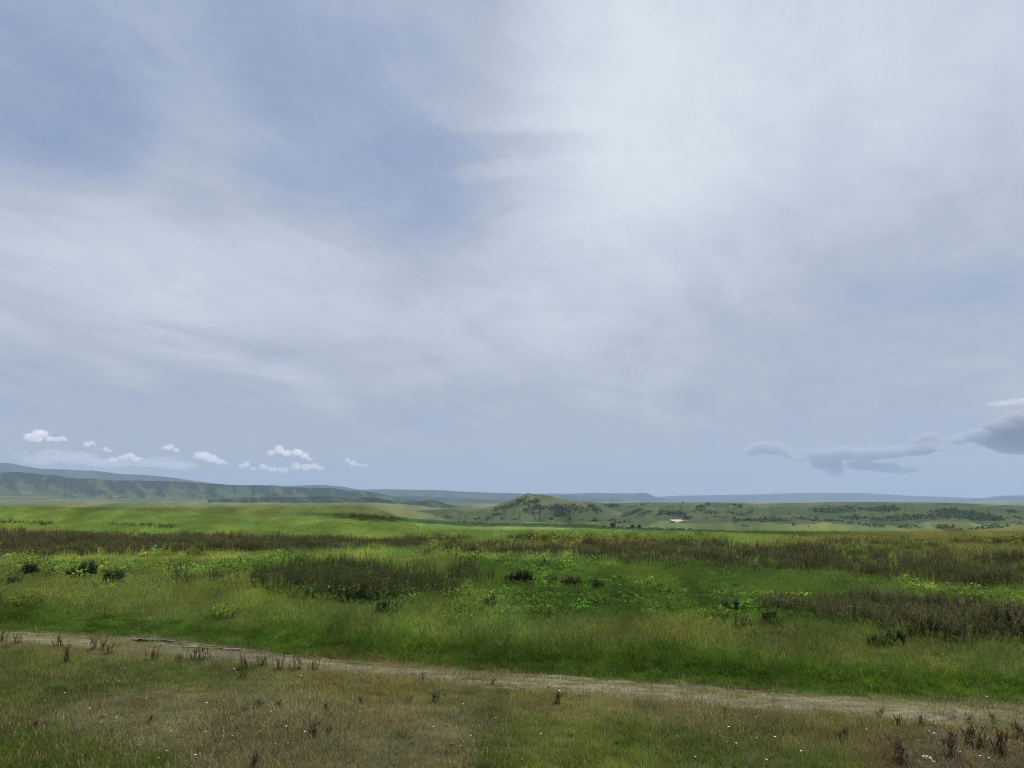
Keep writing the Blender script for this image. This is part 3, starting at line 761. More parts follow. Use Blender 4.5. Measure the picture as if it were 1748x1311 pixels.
SC = [  # cx, cy, rx, ry, tilt(deg), count
    (958, 872, 14, 8, 10, 60), (945, 866, 12, 5, 0, 30), (953, 877, 9, 5, 0, 40), (975, 868, 10, 7, 20, 45), (990, 869, 14, 6, 15, 45), (908, 868, 14, 4, -20, 32), (925, 867, 8, 3, 0, 16), (848, 878, 9, 2, -5, 18),
    (872, 862, 22, 5, -22, 55), (890, 853, 12, 4, -28, 26), (905, 858, 14, 3.5, -10, 24), (850, 868, 10, 3, -15, 18), (915, 855, 10, 3, -8, 14), (1020, 871, 9, 4, 0, 24), (1012, 865, 8, 3, 10, 16), (910, 876, 6, 1.5, 0, 8),
    (765, 882, 8, 1.2, 4, 8), (812, 885, 3, 1.2, 0, 5), (818, 884, 3, 1.2, 0, 4), (832, 885, 6, 1.4, -5, 8), (857, 886, 3, 1.2, 0, 5), (878, 886, 3, 1.5, 0, 5), (941, 886, 3, 1.2, 0, 5), (973, 887, 2.5, 1, 0, 3), (993, 887, 2.5, 1.2, 0, 4),
    (1017, 889, 8, 1.5, 0, 9), (1045, 888, 8, 1.8, 0, 12), (1065, 891, 17, 1.3, 0, 18), (1079, 875, 17, 3.2, -20, 45), (1102, 875, 11, 3.2, -18, 26), (1127, 877, 6, 3, 0, 18), (1140, 875, 14, 4, 10, 55), (1158, 877, 14, 4.5, 5, 60), (1175, 884, 10, 3, 0, 22),
    (1045, 863, 12, 2.6, 0, 22), (1090, 862, 18, 1, -3, 10), (1196, 867, 9, 5, -10, 30), (1205, 862, 9, 2.5, -15, 18), (1212, 874, 16, 3, 8, 40), (1185, 873, 4, 1.5, 20, 6), (1228, 882, 12, 2, 3, 16), (1259, 862, 9, 1.4, 5, 14), (1263, 865, 4, 1.2, 0, 6),
    (1255, 876, 16, 2, 12, 22), (1275, 875, 12, 1.5, -15, 12), (1270, 887, 22, 2.6, -3, 42), (1310, 887, 38, 3.4, 0, 120), (1366, 884, 12, 2, 3, 18), (1405, 888, 34, 1.4, 2, 34), (1418, 871, 38, 4.2, 2, 150), (1450, 868, 22, 4, 0, 60), (1455, 883, 22, 3.2, 0, 60),
    (1505, 869, 32, 4.5, 0, 130), (1520, 867, 16, 4, 0, 50), (1535, 884, 46, 4.5, -3, 170), (1590, 882, 40, 4, 0, 110), (1610, 872, 26, 4.5, -10, 80), (1655, 880, 48, 6.5, 4, 260), (1690, 885, 30, 4, 0, 90), (1640, 874, 22, 3.5, 0, 60), (1730, 872, 12, 3.4, 5, 35),
    (1485, 896, 26, 2.6, 5, 48), (1550, 899, 20, 2.4, 0, 36), (1618, 901, 22, 4, 8, 90), (1690, 899, 32, 3, -5, 60), (1740, 893, 14, 3, 10, 24), (1742, 884, 14, 2, 10, 18), (1355, 896, 3, 1.6, 0, 5), (1380, 898, 2, 1, 0, 3), (1450, 891, 6, 1.4, 0, 7)]
x = []; y = []; z = []
for (cx, cy, rx, ry, tl, n) in SC:
    n = int(n * 3.2)
    a = RNG.uniform(0, 6.283, n); q = np.sqrt(RNG.random(n)) * RNG.uniform(.75, 1.3, n)
    ux, uy = rx * q * np.cos(a), ry * q * np.sin(a); ct, s_ = math.cos(R(tl)), math.sin(R(tl))
    hx, hy, hz, ok = hit(cx + ux * ct - uy * s_, cy + ux * s_ + uy * ct + 1)
    ok &= hy > 600; x += list(hx[ok]); y += list(hy[ok]); z += list(hz[ok])
x = np.array(x); y = np.array(y); z = np.array(z)
sz = RNG.lognormal(-.30, .45, len(x)) * y / 1150
scatter('scrub', 'scrub', x, y, z - .2, sz, vary(np.tile(np.array((.038, .062, .029)), (len(x), 1)), .3), 'dark green scrub in patches over the far hillsides', zs=sz * RNG.uniform(.8, 1.4, len(x)))
# dark belt of scrub along the valley floor
n = 420; q = RNG.random(n); p = 780 + (1420 - 780) * q; r = np.interp(p, [780, 850, 980, 1130, 1300, 1420], [891, 896, 898, 903, 910, 916]) + RNG.normal(0, .9, n)
hx, hy, hz, ok = hit(p, r)
sz = RNG.uniform(.5, 1.0, n) * np.clip(hy / 500, .25, 1.6)
scatter('scrub', 'scrub', hx, hy, hz - .1, sz, vary(np.tile(np.array((.035, .052, .022)), (n, 1)), .2), 'dark low belt of scrub along the valley floor', zs=sz * .6)

# ------------------------------------------------------------------ single trees and bushes in the valley
M_crown = mat_leaf('tree_leaf', (.030, .048, .020), .2, .4)
def tree(name, px, row, wpx, hpx, label, cat, group, trunk_frac=.22, n=420):
    hx, hy, hz, ok = hit([px], [row]); X, Y, Z = float(hx[0]), float(hy[0]), float(hz[0])
    w = wpx * Y / F * .5; h = hpx * Y / F
    t0 = empty(name, (X, Y, Z), U_(0, 6)); tag(t0, label, cat, group)
    th = h * trunk_frac
    v, f = crown(n, w, (h - th) * .55, th + (h - th) * .5, max(w, h) * .2)
    mesh_obj('crown', v, f, M_crown, t0)
    v, f = trunk(th + h * .2, max(.05, h * .035), 5, w, h * .8)
    mesh_obj('trunk', v, f, M_bark, t0)
    return t0
tree('tree', 1047, 901, 8.5, 7.5, 'largest and leftmost of the dark lone trees on the valley floor', 'tree', 'lone trees on the valley floor')
tree('tree', 1080, 902, 6.5, 6, 'lone dark tree second from right on the valley floor', 'tree', 'lone trees on the valley floor')
tree('tree', 1091, 903, 7.5, 6.5, 'rightmost dark lone tree on the valley floor', 'tree', 'lone trees on the valley floor')
for px, row, w, h, lab in [(1062, 900.5, 3, 3, 'tiny dark bush between the lone trees on the valley floor'), (1031, 900, 5, 3, 'small faint bush left of the lone trees'),
                           (1165.5, 859, 3, 3, 'tiny dark bush alone on the ridge skyline'), (1270, 899.5, 6, 3.5, 'dark bush in the valley, left one of a touching pair'), (1276, 900, 6, 3, 'dark bush in the valley, right one of a touching pair'),
                           (1206, 885.5, 4, 3, 'dark bush standing alone right of the white roofed shed'), (1078.5, 867.5, 3, 2.4, 'lone dark bush high on the ridge above the white roofed shed'),
                           (1117, 861.5, 3, 2, 'tiny bush on the bare brown strip of the ridge'), (1243, 862, 3, 2.4, 'lone dark bush on the upper slope right of the shed'), (1348, 879, 4, 3, 'lone dark bush on the bare pale spur of the long ridge'),
                           (972, 880, 4, 2.5, 'lone dark bush below the scrubby shoulder of the pointed hill'), (795, 883, 4, 3, 'dark bush at the left foot of the pointed hill'), (901, 843.8, 4, 2, 'low bush on the very top of the pointed hill')]:
    tree('bush', px, row, w, h, lab, 'bush', None, .08, 220)

# ------------------------------------------------------------------ white roofed shed with its earth bank
M_white = mat_plain('white_sheet', (.40, .40, .38), .5, .3, .7, .06)
M_wall = mat_plain('shed_wall', (.34, .32, .27), .9, .1, 1.2, .15)
M_earth = mat_plain('bare_earth', (.26, .20, .12), .95, .1, 1.3, .3, .4)
def box(vs, fs, x0, x1, y0, y1, z0, z1):
    b = len(vs)
    vs += [(x0, y0, z0), (x1, y0, z0), (x1, y1, z0), (x0, y1, z0), (x0, y0, z1), (x1, y0, z1), (x1, y1, z1), (x0, y1, z1)]
    fs += [(b, b + 3, b + 2, b + 1), (b + 4, b + 5, b + 6, b + 7), (b, b + 1, b + 5, b + 4), (b + 1, b + 2, b + 6, b + 5), (b + 2, b + 3, b + 7, b + 6), (b + 3, b, b + 4, b + 7)]
hx, hy, hz, ok = hit([1157], [891]); SX, SY, SZ = float(hx[0]), float(hy[0]), float(hz[0])
k = SY / F
shed = empty('shed', (SX, SY, SZ), R(12)); tag(shed, 'long low shed with a bright white roof on the slope below the ridge', 'shed')
v, f = [], []; box(v, f, -10 * k, 9 * k, 0, 5, -1.0, 1.5 * k); mesh_obj('wall', v, f, M_wall, shed)
v, f = [], []; 
v += [(-11 * k, -.6, 1.2 * k), (9.5 * k, -.6, 1.2 * k), (9.5 * k, 5.6, 1.2 * k), (-11 * k, 5.6, 1.2 * k), (-11 * k, -.6, 2.2 * k), (9.5 * k, -.6, 2.0 * k), (9.5 * k, 5.6, 3.6 * k), (-11 * k, 5.6, 3.6 * k)]
f += [(0, 3, 2, 1), (4, 5, 6, 7), (0, 1, 5, 4), (1, 2, 6, 5), (2, 3, 7, 6), (3, 0, 4, 7)]
mesh_obj('roof', v, f, M_white, shed)
v, f = [], []
box(v, f, 9.5 * k, 21 * k, 1.5, 5.2, -1.0, 1.9 * k); 
lean = mesh_obj('lean_to', v, f, M_white, shed)
v, f = [], []
for i in range(9):
    for j in range(7):
        a, b = i / 8, j / 6
        v.append(((-10 + 14 * a) * k * (1 - .25 * b) + .5 * U_(-1, 1), -.3 - 14 * b + .6 * U_(-1, 1), (1.0 * (1 - b) ** 1.3 - .25) * k * 1.3 - 5.2 * b * k * .55 + .3 * math.sin(math.pi * a)))
for i in range(8):
    for j in range(6): f.append((i * 7 + j, i * 7 + j + 1, (i + 1) * 7 + j + 1, (i + 1) * 7 + j))
eb = mesh_obj('earth_bank', [tuple(Matrix.Rotation(R(12), 3, 'Z') @ Vector(p) + Vector((SX, SY, SZ + .5))) for p in v], f, M_earth, None, True)
tag(eb, 'bare tan earth bank below the white roofed shed', None, None, 'structure')

# ------------------------------------------------------------------ single weeds as things
M_hstem = mat_leaf('herb_stem', (.060, .050, .027), .05, .2)
M_hleaf = mat_leaf('herb_leaf', (.068, .110, .040), .45, .4)
M_hseed = mat_leaf('herb_head', (.070, .052, .034), .15, .4)
M_bleaf = mat_leaf('dry_leaf', (.10, .084, .045), .25, .4)
PROTO = {}
def proto(key, parts, mats):
    ms = []
    for (v, f), m, nm in zip(parts, mats, ('stems', 'leaves', 'seed_sprays')):
        me = bpy.data.meshes.new(nm); me.from_pydata([tuple(q) for q in v], [], f); me.materials.append(m); me.update(); ms.append((nm, me))
    PROTO[key] = ms
for i in range(4): proto('herb%d' % i, herb_parts(), (M_hstem, M_hleaf, M_hseed))
for i in range(3): proto('dry%d' % i, herb_parts(9, .09, (.16, .36), 12, (.03, .065), 10), (M_hstem, M_bleaf, M_hseed))
for i in range(4): proto('dock%d' % i, dock_parts(30, .42, (.4, .76), 30, 24, .3, (.16, .28), .026, 1, .98), (M_hstem, M_hleaf, M_hseed))
for i in range(2): proto('brown%d' % i, dock_parts(28, .40, (.4, .74), 18, 80, .3, (.14, .24), .034, 1, .9), (M_hstem, M_hleaf, M_hseed))
def plant(key, px, row, hpx, label, cat, name, group, href, wide=1.0):
    hx, hy, hz, ok = hit([px], [row]); X, Y, Z = float(hx[0]), float(hy[0]), float(hz[0])
    s = hpx * Y / F / href
    r = empty(name, (X, Y, Z - .01), U_(0, 6.28)); r.scale = (s * wide, s * wide, s)
    tag(r, label, cat, group)
    for nm, me in PROTO[key]:
        o = bpy.data.objects.new(nm, me); col.objects.link(o); o.parent = r
    return r
G1 = 'small weeds along the near edge of the track'
TRACKW = [(5, 1098, 22, 'dark small weed at the far left end of the track edge'), (34, 1100, 20, 'thin weed on the track edge, second from the left'), (98, 1108, 26, 'tall thin weed on the track edge left of the paired weeds'),
          (167, 1112, 28, 'taller of two paired weeds left of the puddle'), (182, 1118, 20, 'shorter of two paired weeds left of the puddle'), (120, 1131, 30, 'bushy dark weed in green grass left of the puddle'),
          (260, 1128, 24, 'single forked weed in grass just below the puddle'), (306, 1131, 20, 'leftmost of three weeds close together below the puddle'), (324, 1131, 26, 'middle one of three weeds close together below the puddle'),
          (352, 1133, 28, 'rightmost and largest of three weeds close together below the puddle'), (415, 1143, 26, 'faint weed left of the four dark weeds on the track edge'), (446, 1140, 24, 'first from left of four dark weeds in a row on the track edge'),
          (472, 1145, 25, 'second from left of four dark weeds in a row on the track edge'), (504, 1145, 27, 'third from left of four dark weeds in a row on the track edge'), (535, 1147, 24, 'last on the right of four dark weeds in a row on the track edge'),
          (415, 1159, 16, 'low round weed just below the track weeds')]
for i, (p, r, h, lab) in enumerate(TRACKW): plant('herb%d' % (i % 4), p, r + 1, h * 1.2, lab, 'weed', 'weed', G1, .34)
G2 = 'dry weeds in the foreground turf'
for i, (p, r, h, lab) in enumerate([(720, 1164, 22, 'dark weed growing on the bare middle of the track'), (840, 1169, 14, 'tiny weed on the grassy part of the track'), (953, 1203, 24, 'reddish weed tuft just below the middle of the track'),
        (744, 1203, 26, 'widely branched dry weed in the brown turf'), (696, 1206, 18, 'short dry weed left of the widely branched one'), (615, 1206, 18, 'thin leaning dry weed in the brown turf'), (443, 1210, 22, 'dry weed left of a low green tuft'),
        (477, 1209, 16, 'low green weed tuft beside a white flower'), (556, 1219, 20, 'thin upright dry weed in the brown turf'), (534, 1258, 34, 'tall thin dry stalk weed in the brown turf'), (187, 1255, 14, 'dark low weed tuft at the left of the brown patch'),
        (60, 1250, 20, 'dark weed in the grass near the left edge'), (369, 1275, 12, 'small dark weed clump in the middle of the brown patch'), (430, 1313, 34, 'dark weed cut by the bottom edge of the view'), (257, 1237, 18, 'faint dry weed in the brown patch'),
        (563, 1257, 20, 'dry weed beside the tall thin stalk'), (1234, 1222, 16, 'small weed just below the right part of the track')]):
    plant('dry%d' % (i % 3), p, r, h, lab, 'weed', 'weed', G2, .36)
G3 = 'dark dry weeds in the right corner'
for i, (p, r, h, lab) in enumerate([(1503, 1226, 22, 'leftmost weed of the track side row in the right corner'), (1537, 1240, 26, 'twin stalked dark weed below the right end of the track'), (1573, 1240, 24, 'single dark stalk weed right of the twin stalked weed'),
        (1441, 1266, 34, 'tall dark stalk weed at the left of the right corner group'), (1546, 1309, 52, 'big dark weed at the bottom beside the pale stones'), (1623, 1295, 46, 'tall dark weed standing right of the pale stones'), (1662, 1270, 48, 'densest dark weed of the right corner group'),
        (1676, 1279, 34, 'dark weed crowded against the densest one'), (1710, 1293, 52, 'tall dark weed nearest the lower right corner'), (1628, 1272, 30, 'thin weed left of the densest corner weed'), (1654, 1237, 22, 'weed on the bare earth edge of the track'),
        (1697, 1237, 24, 'weed near the right end of the track'), (1740, 1262, 36, 'brown weed at the right edge of the view')]):
    plant('dry%d' % (i % 3), p, r, h * .86, lab, 'weed', 'weed', G3, .36, 1.1)
G4 = 'dark weed clumps in the green meadow'
for i, (p, r, h, w, lab) in enumerate([(51, 984, 24, 1, 'dark upright weed clump below the brown band at the left'), (130, 988, 22, 1.2, 'left one of two touching green weed clumps in the left meadow'), (150, 987, 26, .8, 'right taller one of two touching green weed clumps in the left meadow'),
        (26, 997, 14, 1.3, 'low faint weed clump near the left edge'), (195, 1001, 28, 1, 'tall pale green weed clump right of the touching pair'), (841, 1038, 20, 1.1, 'lone dark weed clump in the smooth green grass'), (656, 1048, 20, 1.0, 'dark green leafy clump below the big thicket'),
        (672, 1046, 18, 1.3, 'lighter leafy clump below the big thicket'), (979, 1021, 14, 1.3, 'small blue green clump just below a brown one'), (878, 999, 24, 1.1, 'left half of the darkest weed clump in the meadow'), (898, 1000, 25, 1.0, 'right half of the darkest weed clump in the meadow'),
        (944, 999, 16, .7, 'small thin clump between the darkest and the brown clumps'), (968, 1007, 22, 1.0, 'left part of a brown weed clump right of the darkest one'), (982, 1008, 20, 1.0, 'right part of a brown weed clump right of the darkest one'),
        (1020, 1009, 20, 1.2, 'brown weed clump standing farther right of the small blue green one'), (1135, 1018, 14, 1.4, 'low brown weed clump alone in the deep green grass'), (1196, 1027, 14, 1.4, 'faint brown weed clump left of the right thicket'),
        (1261, 1004, 10, 1.8, 'low dark clump below the brown band at right'), (1248, 1050, 24, 1.1, 'dark leafy clump at the left end of the right thicket'), (1266, 1076, 20, 1.0, 'grey green clump below the left end of the right thicket'),
        (1318, 1072, 30, 1.0, 'dark clump at the lower edge of the right thicket'), (1500, 1106, 22, 1.2, 'green leafy clump below the right thicket'), (1530, 1104, 24, 1.0, 'pale speckled clump below the right thicket')]):
    key = ('brown%d' % (i % 2)) if 'brown weed' in lab else 'dock%d' % (i % 4)
    plant(key, p, r + 4, h * 1.3, lab, 'weed clump', 'weed_clump', G4, .72, w * .78)

# ------------------------------------------------------------------ flowers
M_petal = mat_plain("white_petal", (.66, .65, .56), .7, .2)
M_yell = mat_plain('yellow_petal', (.60, .52, .06), .7, .2)
M_fst = mat_leaf('flower_stem', (.05, .08, .02), .1, .2)
def flower_mesh(pm, R_=.02, h=.11):
    vs, fs = [], []
    stalk(vs, fs, [(0, 0, 0), (.008, .004, h * .5), (.0, .01, h)], .0022, .0016, 4); ns = len(fs)
    c0 = Vector((0, .01, h))
    for k in range(11):
        a = 6.283 * k / 11
        leaf(vs, fs, c0, (math.cos(a), math.sin(a), .35), R_, R_ * .62)
    b = len(vs)
    for k in range(6):
        a = 6.283 * k / 6; vs.append((R_ * .35 * math.cos(a), .01 + R_ * .35 * math.sin(a), h + .003))
    vs.append((0, .01, h + .011)); fs += [(b + k, b + (k + 1) % 6, b + 6) for k in range(6)]
    me = bpy.data.meshes.new('flower'); me.from_pydata([tuple(q) for q in vs], [], fs); me.materials.append(M_fst); me.materials.append(pm)
    me.polygons.foreach_set('material_index', [0] * ns + [1] * (len(fs) - ns)); me.update()
    return me
FW = [flower_mesh(M_petal), flower_mesh(M_petal, .016, .08), flower_mesh(M_petal, .023, .14)]
FY = flower_mesh(M_yell, .016, .12)
def cp(x, y): return x * .3432, 950 + y * .3432
wp = [(x * .3432, 950 + y * .3432) for x, y in [(428, 520), (935, 570), (1157, 575), (785, 572), (858, 620), (602, 637), (358, 665), (222, 685), (278, 683), (311, 698), (733, 716), (563, 714), (124, 783), (38, 832), (443, 783), (372, 770), (653, 805), (574, 818), (1415, 730), (1643, 654), (1500, 614), (1343, 790), (1416, 854), (1040, 760), (850, 880), (1025, 883), (1100, 878), (1160, 905), (1432, 932), (1347, 972), (1520, 890), (1136, 992), (1003, 1003), (968, 1024), (795, 1024), (824, 998), (1015, 942), (225, 735), (1145, 968)]]
wp += [(600 + x * .3432, 950 + y * .3432) for x, y in [(432, 664), (714, 817), (404, 868), (590, 897), (555, 960), (684, 955), (934, 885), (1712, 1010), (550, 750), (65, 843), (1306, 676), (1020, 695)]]
wp += [(1148 + x * .3432, 950 + y * .3432) for x, y in [(430, 820), (965, 870), (1080, 830), (1282, 888), (1312, 836), (1303, 895), (512, 926), (406, 916), (295, 880), (642, 982), (749, 985), (362, 1010), (461, 1030), (116, 1010), (216, 1043), (1441, 1000), (1480, 935), (1545, 1030), (1570, 1030), (1125, 402), (1490, 470), (1537, 648), (1625, 668), (1560, 714), (205, 750), (832, 787), (1712, 1040)]]
n_seen = len(wp); wp += [(U_(-20, 1760), U_(1150, 1320)) for _ in range(110)]; wp = wp[:n_seen] + [q for q in wp[n_seen:] if q[1] > 1118 + .075 * q[0] + 20]
hx, hy, hz, ok = hit([p for p, r in wp], [r + 5 for p, r in wp])
for i in range(len(wp)):
    o = bpy.data.objects.new('white_flower', FW[i % 3]); col.objects.link(o); o.location = (hx[i], hy[i], hz[i]); o.rotation_euler = (U_(-.5, .1), U_(-.3, .3), U_(0, 6.28))
    s = U_(.5, .9) if i < n_seen else U_(.22, .42); o.scale = (s, s, s)
    tag(o, 'small white flower head on a short stem in the near grass', 'flower', 'white flowers scattered in the near grass')
yp = [(1148 + x * .3432, 950 + y * .3432) for x, y in [(180, 908), (225, 922), (238, 934), (262, 962), (310, 965), (1330, 598), (1345, 606), (680, 488), (690, 492), (1050, 596), (1275, 585)]]
hx, hy, hz, ok = hit([p for p, r in yp], [r + 6 for p, r in yp])
for i in range(len(yp)):
    o = bpy.data.objects.new('yellow_flower', FY); col.objects.link(o); o.location = (hx[i], hy[i], hz[i]); o.rotation_euler = (U_(-.4, .1), U_(-.3, .3), U_(0, 6.28))
    tag(o, 'tiny yellow flower on a thin stem in the grass', 'flower', 'yellow flowers in the right half of the grass')

# ------------------------------------------------------------------ pale stones, puddle
M_stone = mat_plain('pale_stone', (.42, .38, .32), .9, .2, 40, .25, .5)
def stone(px, row, wpx, label):
    hx, hy, hz, ok = hit([px], [row]); s = wpx * float(hy[0]) / F * .5
    bm = bmesh.new(); bmesh.ops.create_icosphere(bm, subdivisions=3, radius=1)
    sd = U_(0, 50)
    for v in bm.verts:
        k = 1 + .5 * float(fbm(np.array(v.co.x * 1.3 + sd), np.array(v.co.y * 1.3 + v.co.z * .9), 90))
        v.co = Vector((v.co.x * s * k, v.co.y * s * .75 * k, v.co.z * s * .5 * k))
    me = bpy.data.meshes.new('stone'); bm.to_mesh(me); bm.free(); me.materials.append(M_stone)
    o = bpy.data.objects.new('stone', me); col.objects.link(o); o.location = (hx[0], hy[0], hz[0] + s * .2); o.rotation_euler = (0, 0, U_(0, 6))
    tag(o, label, 'stone', 'pale stones in the right corner')
stone(1583, 1301, 17, 'pale flat stone among weeds in the right corner, larger one'); stone(1594, 1307, 9, 'small pale stone touching the larger flat one'); stone(1570, 1306, 7, 'smallest pale stone left of the flat one')

def puddle(pts, label):
    m = bpy.data.materials.get('puddle_water')
    if not m:
        m, t = material('puddle_water')
        p = t.new('ShaderNodeBsdfPrincipled'); p.inputs['Base Color'].default_value = (.13, .12, .10, 1); p.inputs['Roughness'].default_value = .22
        p.inputs['Specular IOR Level'].default_value = .6
        n = t.noise(t.new('ShaderNodeNewGeometry').outputs['Position'], 9, 3, .5)
        b = t.new('ShaderNodeBump'); b.inputs['Strength'].default_value = .1; b.inputs['Distance'].default_value = .02; t.l.new(n, b.inputs['Height']); t.l.new(b.outputs[0], p.inputs['Normal'])
        o = t.new('ShaderNodeOutputMaterial'); t.l.new(p.outputs[0], o.inputs['Surface'])
    P = []
    for k in range(len(pts)):
        (p0, r0), (p1, r1) = pts[k], pts[(k + 1) % len(pts)]
        for q in (0, .25, .5, .75):
            hx, hy, hz, ok = hit([p0 + (p1 - p0) * q + U_(-3, 3)], [r0 + (r1 - r0) * q + U_(-.5, .5)]); P.append((float(hx[0]), float(hy[0])))
    def top(a, b): return float(ground_z(np.array(a), np.array(np.interp(a, TX, TY)))) + .052
    c_ = (sum(p[0] for p in P) / len(P), sum(p[1] for p in P) / len(P)); n_ = len(P)
    V = [(a, b, top(a, b)) for a, b in P] + [(c_[0], c_[1], top(*c_))]
    o = mesh_obj('puddle', V, [((k + 1) % n_, k, n_) for k in range(n_)], m)
    tag(o, label, None, None, 'structure')
puddle([(222, 1093), (240, 1091.5), (262, 1092), (285, 1094), (303, 1096.5), (296, 1098), (270, 1096.5), (250, 1098), (232, 1096)], 'shallow rain puddle on the far rut of the track')
puddle([(262, 1102), (285, 1103), (305, 1105.5), (330, 1106), (352, 1108), (385, 1110), (412, 1112.5), (395, 1113), (360, 1111.5), (320, 1108.5), (288, 1107)], 'long thin rain puddle in the near rut of the track')

# ------------------------------------------------------------------ clouds
def mat_cloud(name, dens, colr, ns=.009):
    m, t = material(name)
    v = t.new('ShaderNodeVolumePrincipled'); v.inputs['Color'].default_value = c4(colr); v.inputs['Density'].default_value = dens; v.inputs['Anisotropy'].default_value = 0.0
    o = t.new('ShaderNodeOutputMaterial'); t.l.new(v.outputs[0], o.inputs['Volume'])
    return m
M_cum = mat_cloud('cumulus_cloud', .0052, (.995, .995, 1.0))
M_faint = mat_cloud('thin_cloud', .00050, (.99, .99, 1.0))
M_grey = mat_cloud('grey_cloud', .0046, (.60, .635, .70))
CY_ = 20000.0
texs = []
for i, (s, d) in enumerate([(170, 5), (55, 4)]):
    tx = bpy.data.textures.new('billow%d' % i, 'CLOUDS'); tx.noise_scale = s; tx.noise_depth = d; texs.append(tx)
def cloud(puffs, mat, label, group, disp=70, vox=14, Yc=CY_):
    """puffs: (px, row, r_px, flatten)"""
    k = Yc / F
    cx = sum(p[0] for p in puffs) / len(puffs); cr = sum(p[1] for p in puffs) / len(puffs)
    O = Vector((float(xr(cx, cr)) * Yc, Yc, CAMZ + float(slope(cr)) * Yc))
    bm = bmesh.new()
    for (px, row, r, fl) in puffs:
        for q in range(3 if r > 3 else 1):
            ox, oz, rr = (0, 0, r) if q == 0 else (U_(-.6, .6) * r, U_(-.1, .5) * r * fl, r * U_(.45, .65))
            mt = Matrix.Translation(Vector((float(xr(px + ox, row - oz)) * Yc, Yc + U_(-.6, .6) * r * k, CAMZ + float(slope(row - oz)) * Yc)) - O) @ Matrix.Diagonal((1, 1, fl, 1))
            bmesh.ops.create_icosphere(bm, subdivisions=3, radius=rr * k, matrix=mt)
    me = bpy.data.meshes.new('cloud'); bm.to_mesh(me); bm.free(); me.materials.append(mat)
    o = bpy.data.objects.new('cloud', me); col.objects.link(o); o.location = O
    r_ = o.modifiers.new('fuse', 'REMESH'); r_.mode = 'VOXEL'; r_.voxel_size = vox
    for tx, st in ((texs[0], disp * 1.5), (texs[1], disp * .8)):
        d = o.modifiers.new('billow', 'DISPLACE'); d.texture = tx; d.strength = st; d.mid_level = .5; d.texture_coords = 'LOCAL'
    tag(o, label, 'cloud', group)
    return o
GC = 'small white cumulus clouds above the left hills'
cloud([(52, 746, 9, .75), (64, 741, 10, .8), (76, 742, 8, .8), (84, 749, 7, .6), (60, 750, 12, .4)], M_cum, 'largest white puffy cloud at the far left with a grey base', GC)
cloud([(98, 750, 6, .7), (106, 748, 6, .7), (112, 751, 5, .6)], M_cum, 'small white cloud puff touching the right of the far left cloud', GC, 45)
cloud([(150, 758, 6, .8), (157, 756, 5, .8), (162, 759, 4, .7)], M_cum, 'small white cloud third from the left', GC, 45)
cloud([(180, 766, 5, .6), (188, 770, 5, .6)], M_cum, 'little wisp of cloud slanting under a thin veil', GC, 45)
cloud([(196, 785, 7, .5), (210, 781, 8, .6), (222, 778, 8, .7), (233, 784, 8, .5)], M_cum, 'low white cloud with a flat base above the mountain slope', GC, 50)
cloud([(282, 764, 5, .7), (292, 763, 7, .75), (300, 769, 6, .6)], M_cum, 'small white cloud high between two bigger ones', GC, 45)
cloud([(338, 777, 7, .9), (350, 778, 10, .75), (362, 783, 10, .7), (374, 788, 8, .6), (384, 791, 5, .5)], M_cum, 'compact bright cloud leaning down to the right', GC)
cloud([(412, 795, 6, .6), (420, 793, 7, .7), (432, 800, 6, .5)], M_cum, 'small low cloud left of the large double cloud', GC, 45)
cloud([(464, 774, 7, .7), (476, 768, 9, .8), (490, 773, 9, .6), (506, 772, 9, .75), (520, 778, 8, .7), (528, 783, 5, .6)], M_cum, 'upper arched half of the large double cloud', GC)
cloud([(450, 797, 8, .7), (464, 801, 9, .5), (484, 802, 10, .5), (505, 796, 9, .75), (522, 798, 9, .7), (536, 796, 8, .75), (547, 800, 6, .6)], M_cum, 'lower wide half of the large double cloud', GC)
cloud([(594, 786, 5, .9), (602, 790, 6, .75), (614, 794, 6, .55), (624, 795, 4, .5)], M_cum, 'rightmost small white cloud standing alone', GC, 45)
cloud([(90, 775, 26, .35), (130, 782, 34, .35), (60, 785, 30, .3), (40, 778, 18, .4), (180, 790, 40, .2)], M_faint, 'pale thin cloud bank low above the left mountain', GC, 90, 20)
cloud([(250, 790, 30, .25), (310, 795, 36, .22), (280, 786, 22, .3)], M_faint, 'faint cloud bank behind the compact bright cloud', GC, 80, 20)
GD = 'flat grey clouds above the right ridge'
cloud([(1282, 770, 15, .5), (1303, 764, 22, .5), (1322, 767, 20, .55), (1340, 771, 15, .45)], M_grey, 'leftmost small flat grey cloud above the long ridge', GD, 70, 20)
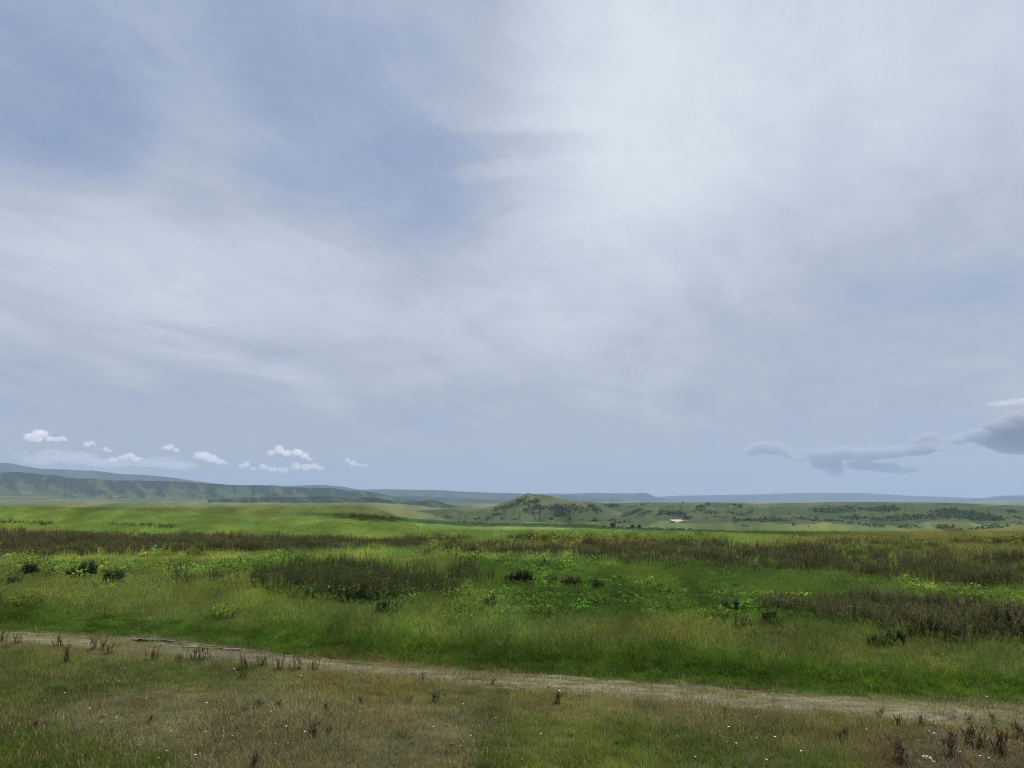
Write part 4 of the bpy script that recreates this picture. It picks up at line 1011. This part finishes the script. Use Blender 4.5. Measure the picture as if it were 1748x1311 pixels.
cloud([(1345, 779, 13, .4), (1365, 783, 16, .4), (1400, 777, 26, .45), (1435, 775, 30, .4), (1480, 775, 34, .35), (1520, 772, 34, .3), (1560, 768, 34, .3), (1592, 764, 22, .3), (1410, 790, 22, .6), (1428, 800, 16, .9), (1432, 809, 9, .7), (1470, 795, 24, .35), (1510, 798, 26, .3), (1540, 803, 22, .25)], M_grey, 'big flat grey cloud with a funnel shaped base', GD, 95, 22)
cloud([(1562, 751, 12, .5), (1582, 746, 16, .5), (1600, 750, 14, .5)], M_grey, 'small grey cloud between the funnel cloud and the right bank', GD, 60, 20)
cloud([(1630, 752, 16, .5), (1660, 745, 26, .5), (1700, 733, 34, .5), (1740, 726, 42, .5), (1790, 722, 50, .5), (1700, 755, 30, .4), (1750, 760, 40, .35), (1800, 760, 46, .35)], M_grey, 'large grey cloud bank running out at the right edge', GD, 110, 24)
cloud([(1700, 690, 20, .25), (1730, 686, 24, .25), (1770, 682, 28, .25)], M_faint, 'thin grey streak cloud high at the right edge', GD, 60, 20)

# ------------------------------------------------------------------ haze
m, t = material('haze_air')
v = t.new('ShaderNodeVolumePrincipled'); v.inputs['Color'].default_value = (.43, .565, .81, 1); v.inputs['Density'].default_value = 7.6e-5; v.inputs['Anisotropy'].default_value = .1
o = t.new('ShaderNodeOutputMaterial'); t.l.new(v.outputs[0], o.inputs['Volume'])
vs, fs = [], []; box(vs, fs, -17500, 17500, -400, 16800, -65, 478)
hz_ = mesh_obj('haze', vs, fs, m); tag(hz_, 'pale blue haze over the far hills', None, None, 'stuff')

# ------------------------------------------------------------------ camera and render settings
cam = bpy.data.cameras.new('camera'); cam.sensor_width = 36; cam.lens = 36 * F / 1748; cam.clip_start = .1; cam.clip_end = 120000
co = bpy.data.objects.new('camera', cam); col.objects.link(co); co.location = (0, 0, CAMZ); co.rotation_euler = (R(90) + PITCH, 0, 0)
scene.camera = co
scene.view_settings.view_transform = 'Standard'; scene.view_settings.look = 'None'; scene.view_settings.exposure = .25; scene.view_settings.gamma = 1
scene.render.engine = 'CYCLES'
cy = scene.cycles; cy.max_bounces = 8; cy.diffuse_bounces = 3; cy.transmission_bounces = 3; cy.volume_bounces = 8; cy.transparent_max_bounces = 8
cy.use_denoising = True; cy.denoiser = 'OPENIMAGEDENOISE'; cy.denoising_input_passes = 'RGB_ALBEDO_NORMAL'; cy.denoising_prefilter = 'NONE'
cy.filter_width = 1.05
